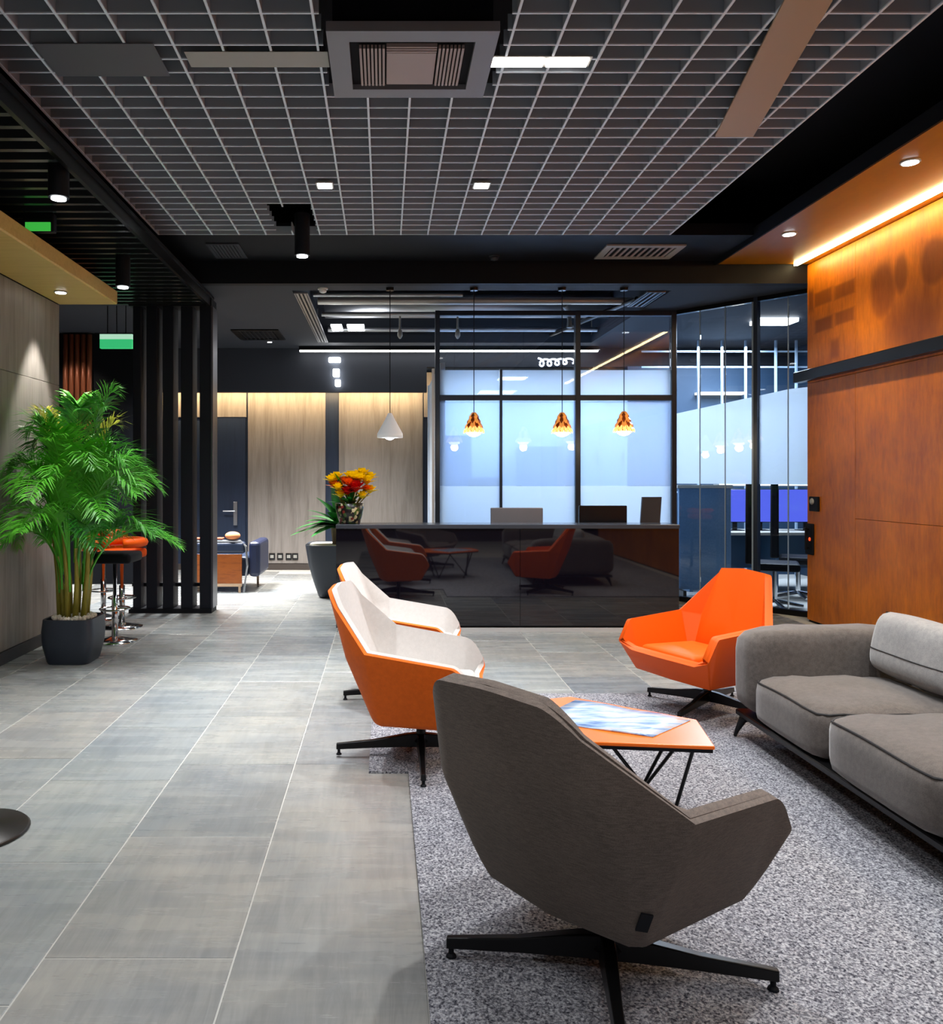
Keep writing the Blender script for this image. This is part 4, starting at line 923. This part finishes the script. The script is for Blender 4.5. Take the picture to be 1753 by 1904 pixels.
# ================================================================ PLANTS
px_, py_ = -2.54, 6.6
pal = thing('potted_palm', 'tall bushy green palm in a square slate pot by the oak wall', 'plant', (px_, py_, 0))
prof = [(.165, 0), (.175, .02), (.205, .16), (.21, .26), (.20, .36), (.18, .36), (.18, .33)]
obj('pot', MB().lathe(prof, (px_, py_, 0), 32, sq=6), POT, pal, True); smooth_angle(pal.children[0], 50)
gv = MB()
for k in range(170):
    a, r = random.uniform(0, 2*PI), .165*math.sqrt(random.random()); gv.blob((px_+r*math.cos(a), py_+r*math.sin(a), .352+random.uniform(0, .014)), random.uniform(.014, .024), 1)
o = obj('gravel', gv, GRAVEL, pal); o['kind'] = 'stuff'
def frond(base, hd, height, reach, droop, nleaf, ll, m, rmax=None):
    """arching rachis with paired leaflets"""
    u = Vector((math.cos(hd), math.sin(hd), 0)); pts = []; n = 14
    for i in range(n+1):
        t = i/n; pts.append(Vector(base)+u*(reach*(t**1.5))+Vector((0, 0, height*(math.sin(t*PI*.5*(1+.25*droop)))-droop*.35*t**3*height)))
    mb = MB().tube(pts, [.009-.007*i/n for i in range(n+1)], 5)
    for k in range(nleaf):
        t = .34+.66*k/(nleaf-1); f = t*n; i = min(int(f), n-1); p = pts[i].lerp(pts[i+1], f-i); d = (pts[i+1]-pts[i]).normalized()
        side = d.cross(Vector((0, 0, 1))); side = side.normalized() if side.length > .05 else Vector((-u.y, u.x, 0)); up = side.cross(d).normalized()
        L = ll*math.sin(PI*(.18+.78*(t-.34)/.66))**.7*random.uniform(.85, 1.1); wd = .0068
        for s_ in (-1, 1):
            dr = (side*s_*.72+d*(.62+.35*random.random())+up*random.uniform(.1, .5)).normalized(); q1 = p+dr*L*.5; q2 = p+dr*L-Vector((0, 0, 1))*L*random.uniform(.12, .38)
            tw = dr.cross(up).normalized()*wd
            a = mb.bm.verts.new(p-tw*.4); b = mb.bm.verts.new(p+tw*.4); c = mb.bm.verts.new(q1+tw); e = mb.bm.verts.new(q1-tw); g = mb.bm.verts.new(q2)
            mb.face([a, b, c, e]); mb.face([e, c, g])
    for v in mb.bm.verts: v.co.x = max(v.co.x, -3.04)
    return mb
for k in range(9):
    a = 2*PI*k/9+.3; r = random.uniform(.05, .12)
    b0 = Vector((px_+r*math.cos(a), py_+r*math.sin(a), .345)); tp = Vector((px_+(r+.06)*math.cos(a), py_+(r+.06)*math.sin(a), random.uniform(.85, 1.15)))
    obj('cane', MB().tube([b0, b0.lerp(tp, .5)+Vector((.01, 0, 0)), tp], [.026, .020, .013], 8), CANE, pal, True)
specs = []
for k in range(56):
    hd = 2*PI*k/56*5.13; ring = k % 4
    hgt, rch, drp = [(1.30, .26, .15), (1.12, .46, .45), (.86, .62, .75), (.50, .66, 1.0)][ring]
    specs.append((hd, hgt*random.uniform(.9, 1.1), rch*random.uniform(.85, 1.15), drp))
for k, (hd, hgt, rch, drp) in enumerate(specs):
    if math.cos(hd) < -.4: rch *= .7
    a = hd; b0 = (px_+.11*math.cos(a), py_+.11*math.sin(a), random.uniform(.55, .85))
    obj('frond', frond(b0, hd, hgt, rch, drp, 46, .30, PALMLEAF), PALMLIT if (k in (4, 12, 16)) else PALMLEAF, pal)
lamp('palm_spot', 'SPOT', (-2.15, 5.2, 3.2), 40, (1, .97, .9), .06, rot=(math.radians(32), 0, math.radians(14)), angle=50)
# planter behind desk
pc = fx(628, 1106); pc = Vector((-.60, 10.2, 0))
pl = thing('planter', 'tall tapering slate planter with dark green leaves left of the desk', 'plant', pc)
obj('pot', MB().lathe([(.21, 0), (.23, .02), (.29, .2), (.35, .42), (.385, .66), (.345, .66), (.345, .63)], pc, 32, sq=5), POT, pl); smooth_angle(pl.children[0], 50)
obj('pebble_layer', MB().lathe([(.34, .60), (.34, .655)], pc, 28, sq=5), GRAVEL, pl)
obj('inner_pot', MB().lathe([(.12, .655), (.14, .86), (.12, .86)], (pc.x+.06, pc.y, 0), 20), pm('terracotta_dim', lin(104, 84, 60), .7), pl)
def leaf(base, d, L, wd, droop, n=8):
    d = Vector(d).normalized(); side = d.cross(Vector((0, 0, 1))).normalized(); mb = MB(); A = []; Bv = []; Cv = []
    for i in range(n+1):
        t = i/n; p = Vector(base)+d*L*t-Vector((0, 0, 1))*droop*L*t*t; wv = wd*math.sin(PI*min(1, t*.92+.06))**.8
        up = side.cross(d); A.append(mb.bm.verts.new(p+side*wv+up*wv*.25)); Bv.append(mb.bm.verts.new(p)); Cv.append(mb.bm.verts.new(p-side*wv+up*wv*.25))
    for i in range(n):
        mb.face([A[i], A[i+1], Bv[i+1], Bv[i]]); mb.face([Bv[i], Bv[i+1], Cv[i+1], Cv[i]])
    return mb
lb = (pc.x+.06, pc.y, .86)
lv = [(-.85, -.45, .5, .56, .05, .3), (-.9, -.1, .38, .5, .05, .35), (-.5, -.6, .4, .5, .05, .3), (-.4, -.4, .8, .55, .05, .2), (-.75, -.2, .7, .6, .05, .3), (-1, -.2, .35, .62, .05, .35), (-1, -.3, .12, .66, .05, .25), (-.9, .2, .6, .55, .055, .3), (-.8, -.5, .3, .55, .05, .35), (-.55, -.3, .9, .62, .06, .2), (-.15, -.3, 1, .70, .065, .05), (.35, -.3, 1, .5, .06, .1), (-.3, -.6, .7, .5, .06, .3),
      (.5, .3, .8, .45, .05, .2), (-.7, .5, .5, .5, .05, .3), (-.6, -.6, .1, .5, .05, .3), (.15, -.7, .6, .45, .06, .25), (-.95, 0, .2, .5, .05, .45), (0, .6, .8, .5, .05, .2)]
for (dx, dy, dz, L, wd, drp) in lv: obj('leaf', leaf(lb, (dx, dy, dz), L, wd*1.5, drp), LEAF2, pl, True)
# bouquet on desk
vc = Vector(((650-CX)*8.0/F, 8.0, 1.04))
bq = thing('flower_vase', 'mosaic vase with yellow, orange and red flowers on the desk end', 'vase', vc)
obj('vase', MB().lathe([(.095, 0), (.105, .01), (.13, .10), (.145, .20), (.13, .20), (.10, .03)], vc, 28), MOSAIC, bq, True)
def flower(c, r, m, name, petals=14, lay=3):
    mb = MB(); c = Vector(c)
    for L in range(lay):
        for k in range(petals):
            a = 2*PI*(k+.5*L)/petals; el = .25+.45*L; u = Vector((math.cos(a)*math.cos(el), math.sin(a)*math.cos(el), math.sin(el))); s_ = Vector((-math.sin(a), math.cos(a), 0))*r*.22
            p0, p1, p2 = c, c+u*r*.6, c+u*r*(1-.12*L)
            v = [mb.bm.verts.new(q) for q in (p0-s_*.3, p0+s_*.3, p1+s_, p2, p1-s_)]; mb.face(v)
    mb.blob(c+Vector((0, 0, r*.25)), r*.4, 1); return obj(name, mb, m, bq)
FL = [(-.13, 0, .44, .08, YELP), (-.15, -.04, .36, .075, ORP), (-.05, -.02, .40, .07, ORP), (-.085, -.08, .27, .075, YELP), (.05, -.03, .44, .09, YELP), (.12, .03, .47, .09, YELP), (.17, -.02, .40, .09, YELP), (.20, -.03, .31, .08, YELP), (.17, -.07, .33, .06, ORP), (.06, -.10, .33, .11, REDP), (.0, .06, .45, .08, YELP), (.10, -.07, .43, .08, YELP), (-.18, -.06, .42, .07, YELP), (.0, -.09, .38, .08, ORP), (-.02, -.10, .30, .08, REDP), (.13, -.09, .26, .07, YELP), (.20, .02, .44, .08, YELP), (-.11, -.10, .34, .07, YELP)]
for (x, y_, z, r, m) in FL:
    mb = MB().tube([vc+Vector((x*.3, y_*.3, .16)), vc+Vector((x, y_, z))], .005, 5); obj('stem', mb, CANE, bq); flower(vc+Vector((x, y_, z)), r*1.35, m, 'flower')
for (dx, dy, dz, L) in ((-.9, -.3, 1.2, .34), (-.6, -.4, 1.6, .42), (.8, -.3, .9, .26), (0, -.8, .6, .2), (-.3, -.8, .5, .22), (.4, -.8, .4, .2), (-.9, -.5, .3, .26), (.2, -.6, 1.3, .3)):
    obj('leaf', leaf(vc+Vector((0, 0, .18)), (dx, dy, dz), L, .035, .15), LEAF2, bq, True)

# ================================================================ BAR STOOLS, FAR ARMCHAIR
def stool(x, y, m, back, label, seat_z=.74):
    t = thing('bar_stool', label, 'stool', (x, y, 0), 'bar stools behind the palm')
    obj('base', MB().lathe([(.20, 0), (.20, .012), (.10, .028), (.035, .05)], (x, y, 0), 32), CHROME, t, True)
    obj('column', MB().lathe([(.028, .05), (.028, .42), (.018, .421), (.018, seat_z-.03)], (x, y, 0), 16), CHROME, t, True)
    obj('foot_ring', MB().tube([(x+.13*math.cos(k*PI/10), y+.13*math.sin(k*PI/10), .30) for k in range(21)], .009, 8).tube([(x, y, .30), (x+.13, y, .30)], .008, 6), CHROME, t)
    obj('seat', B((x-.20, y-.19, seat_z-.03), (x+.20, y+.19, seat_z+.06), .03, 3), m, t, True)
    if back:
        mb = MB(); R = .21
        pts = [(x+R*math.cos(a), y+R*.95*math.sin(a), seat_z+.13) for a in [(-70+k*14)*PI/180 for k in range(18)]]
        mb.tube(pts, .045, 8); obj('backrest', mb, back, t, True)
    return t
stool(-2.46, 7.36, BLACK, None, 'bar stool with black seat directly behind the palm pot', .755)
stool(-2.62, 8.05, ORANGE, ORANGE, 'bar stool with rounded orange backrest beside the slat screen', .72)
stool(-2.98, 8.55, ORANGE, ORANGE, 'orange bar stool farthest back, mostly hidden by the palm', .76)
ar = thing('club_armchair', 'boxy walnut-sided armchair with navy cushions beyond the screen', 'armchair', (-2.2, 10.7, 0))
ax0, ax1, ay0, ay1 = -2.62, -1.72, 10.45, 11.3
obj('side_panel', B((ax0, ay0, .12), (ax1-.13, ay0+.03, .50), .003, 1), PLAQ, ar)
obj('armrest', B((ax0, ay0-.005, .505), (ax1-.09, ay0+.12, .66), .04, 3), NAVY, ar); 
mb = MB().tube([(ax1-.11, ay0+.02, .0), (ax1-.06, ay0+.02, .35), (ax1-.08, ay0+.02, .60), (ax1-.15, ay0+.02, .668), (ax0, ay0+.02, .672)], .016, 8); obj('side_frame', mb, STEEL, ar)
obj('backrest', B((ax1-.05, ay0+.04, .2), (ax1+.10, ay1, .66), .05, 3), pm('navy_leather', (.012, .018, .05), .4), ar)
obj('seat', B((ax0+.02, ay0+.13, .2), (ax1-.06, ay1, .46), .04, 3), NAVY, ar)
obj('bottom_rail', B((ax0, ay0, .08), (ax1-.13, ay0+.03, .119)), pm('pale_wood', lin(190, 160, 130), .5), ar)
for (x, y_) in ((ax0+.03, ay0+.015), (ax1-.16, ay0+.015), (ax0+.03, ay1-.03), (ax1-.05, ay1-.03)): obj('leg', B((x-.015, y_-.012, 0), (x+.015, y_+.012, .2 if y_ > 11 else .0799)), pm('pale_wood2', lin(180, 150, 120), .5), ar)
tag(obj('throw_cushion', MB().blob((-1.98, 10.52, .735), (.10, .09, .055), 3), pm('peach_cloth', lin(226, 140, 90), .8), smooth=True), 'peach cushion on the arm of the walnut-sided armchair', 'cushion')
tag(obj('folded_throw', B((-2.62, 10.46, .69), (-2.10, 10.58, .71), .006, 1), pm('rust_cloth', lin(190, 90, 60), .8)), 'rust-coloured throw along the armrest of the walnut-sided armchair', 'throw')
# ================================================================ RIGHT WALL FITTINGS
kp = thing('keypad', 'small square door keypad on the rust wall', 'keypad', (4.40, CORT_Y(1516), 1.22))
yk = CORT_Y(1516); obj('body', B((4.375, yk-.085, 1.15), (4.40, yk+.085, 1.30), .006, 1), BLACK, kp); obj('sensor', MB().blob((4.373, yk+.02, 1.25), (.012, .04, .035), 2), LGREY, kp, True)
dh = thing('door_handle_plate', 'tall black door handle plate with a red mark on the rust wall', 'handle', (4.40, CORT_Y(1507), .9))
yk = CORT_Y(1507); obj('plate', B((4.38, yk-.075, .70), (4.40, yk+.075, 1.02), .006, 1), BLACK, dh)
obj('grip', MB().tube([(4.35, yk, .98), (4.35, yk, .75)], .012).tube([(4.35, yk, .96), (4.38, yk, .96)], .010).tube([(4.35, yk, .77), (4.38, yk, .77)], .010), BLKMET, dh)
obj('indicator', MB().blob((4.378, yk-.02, .86), (.006, .02, .02), 2), pm('red_led', (.8, .05, .02), emit=(1, .1, .02), es=1), dh)
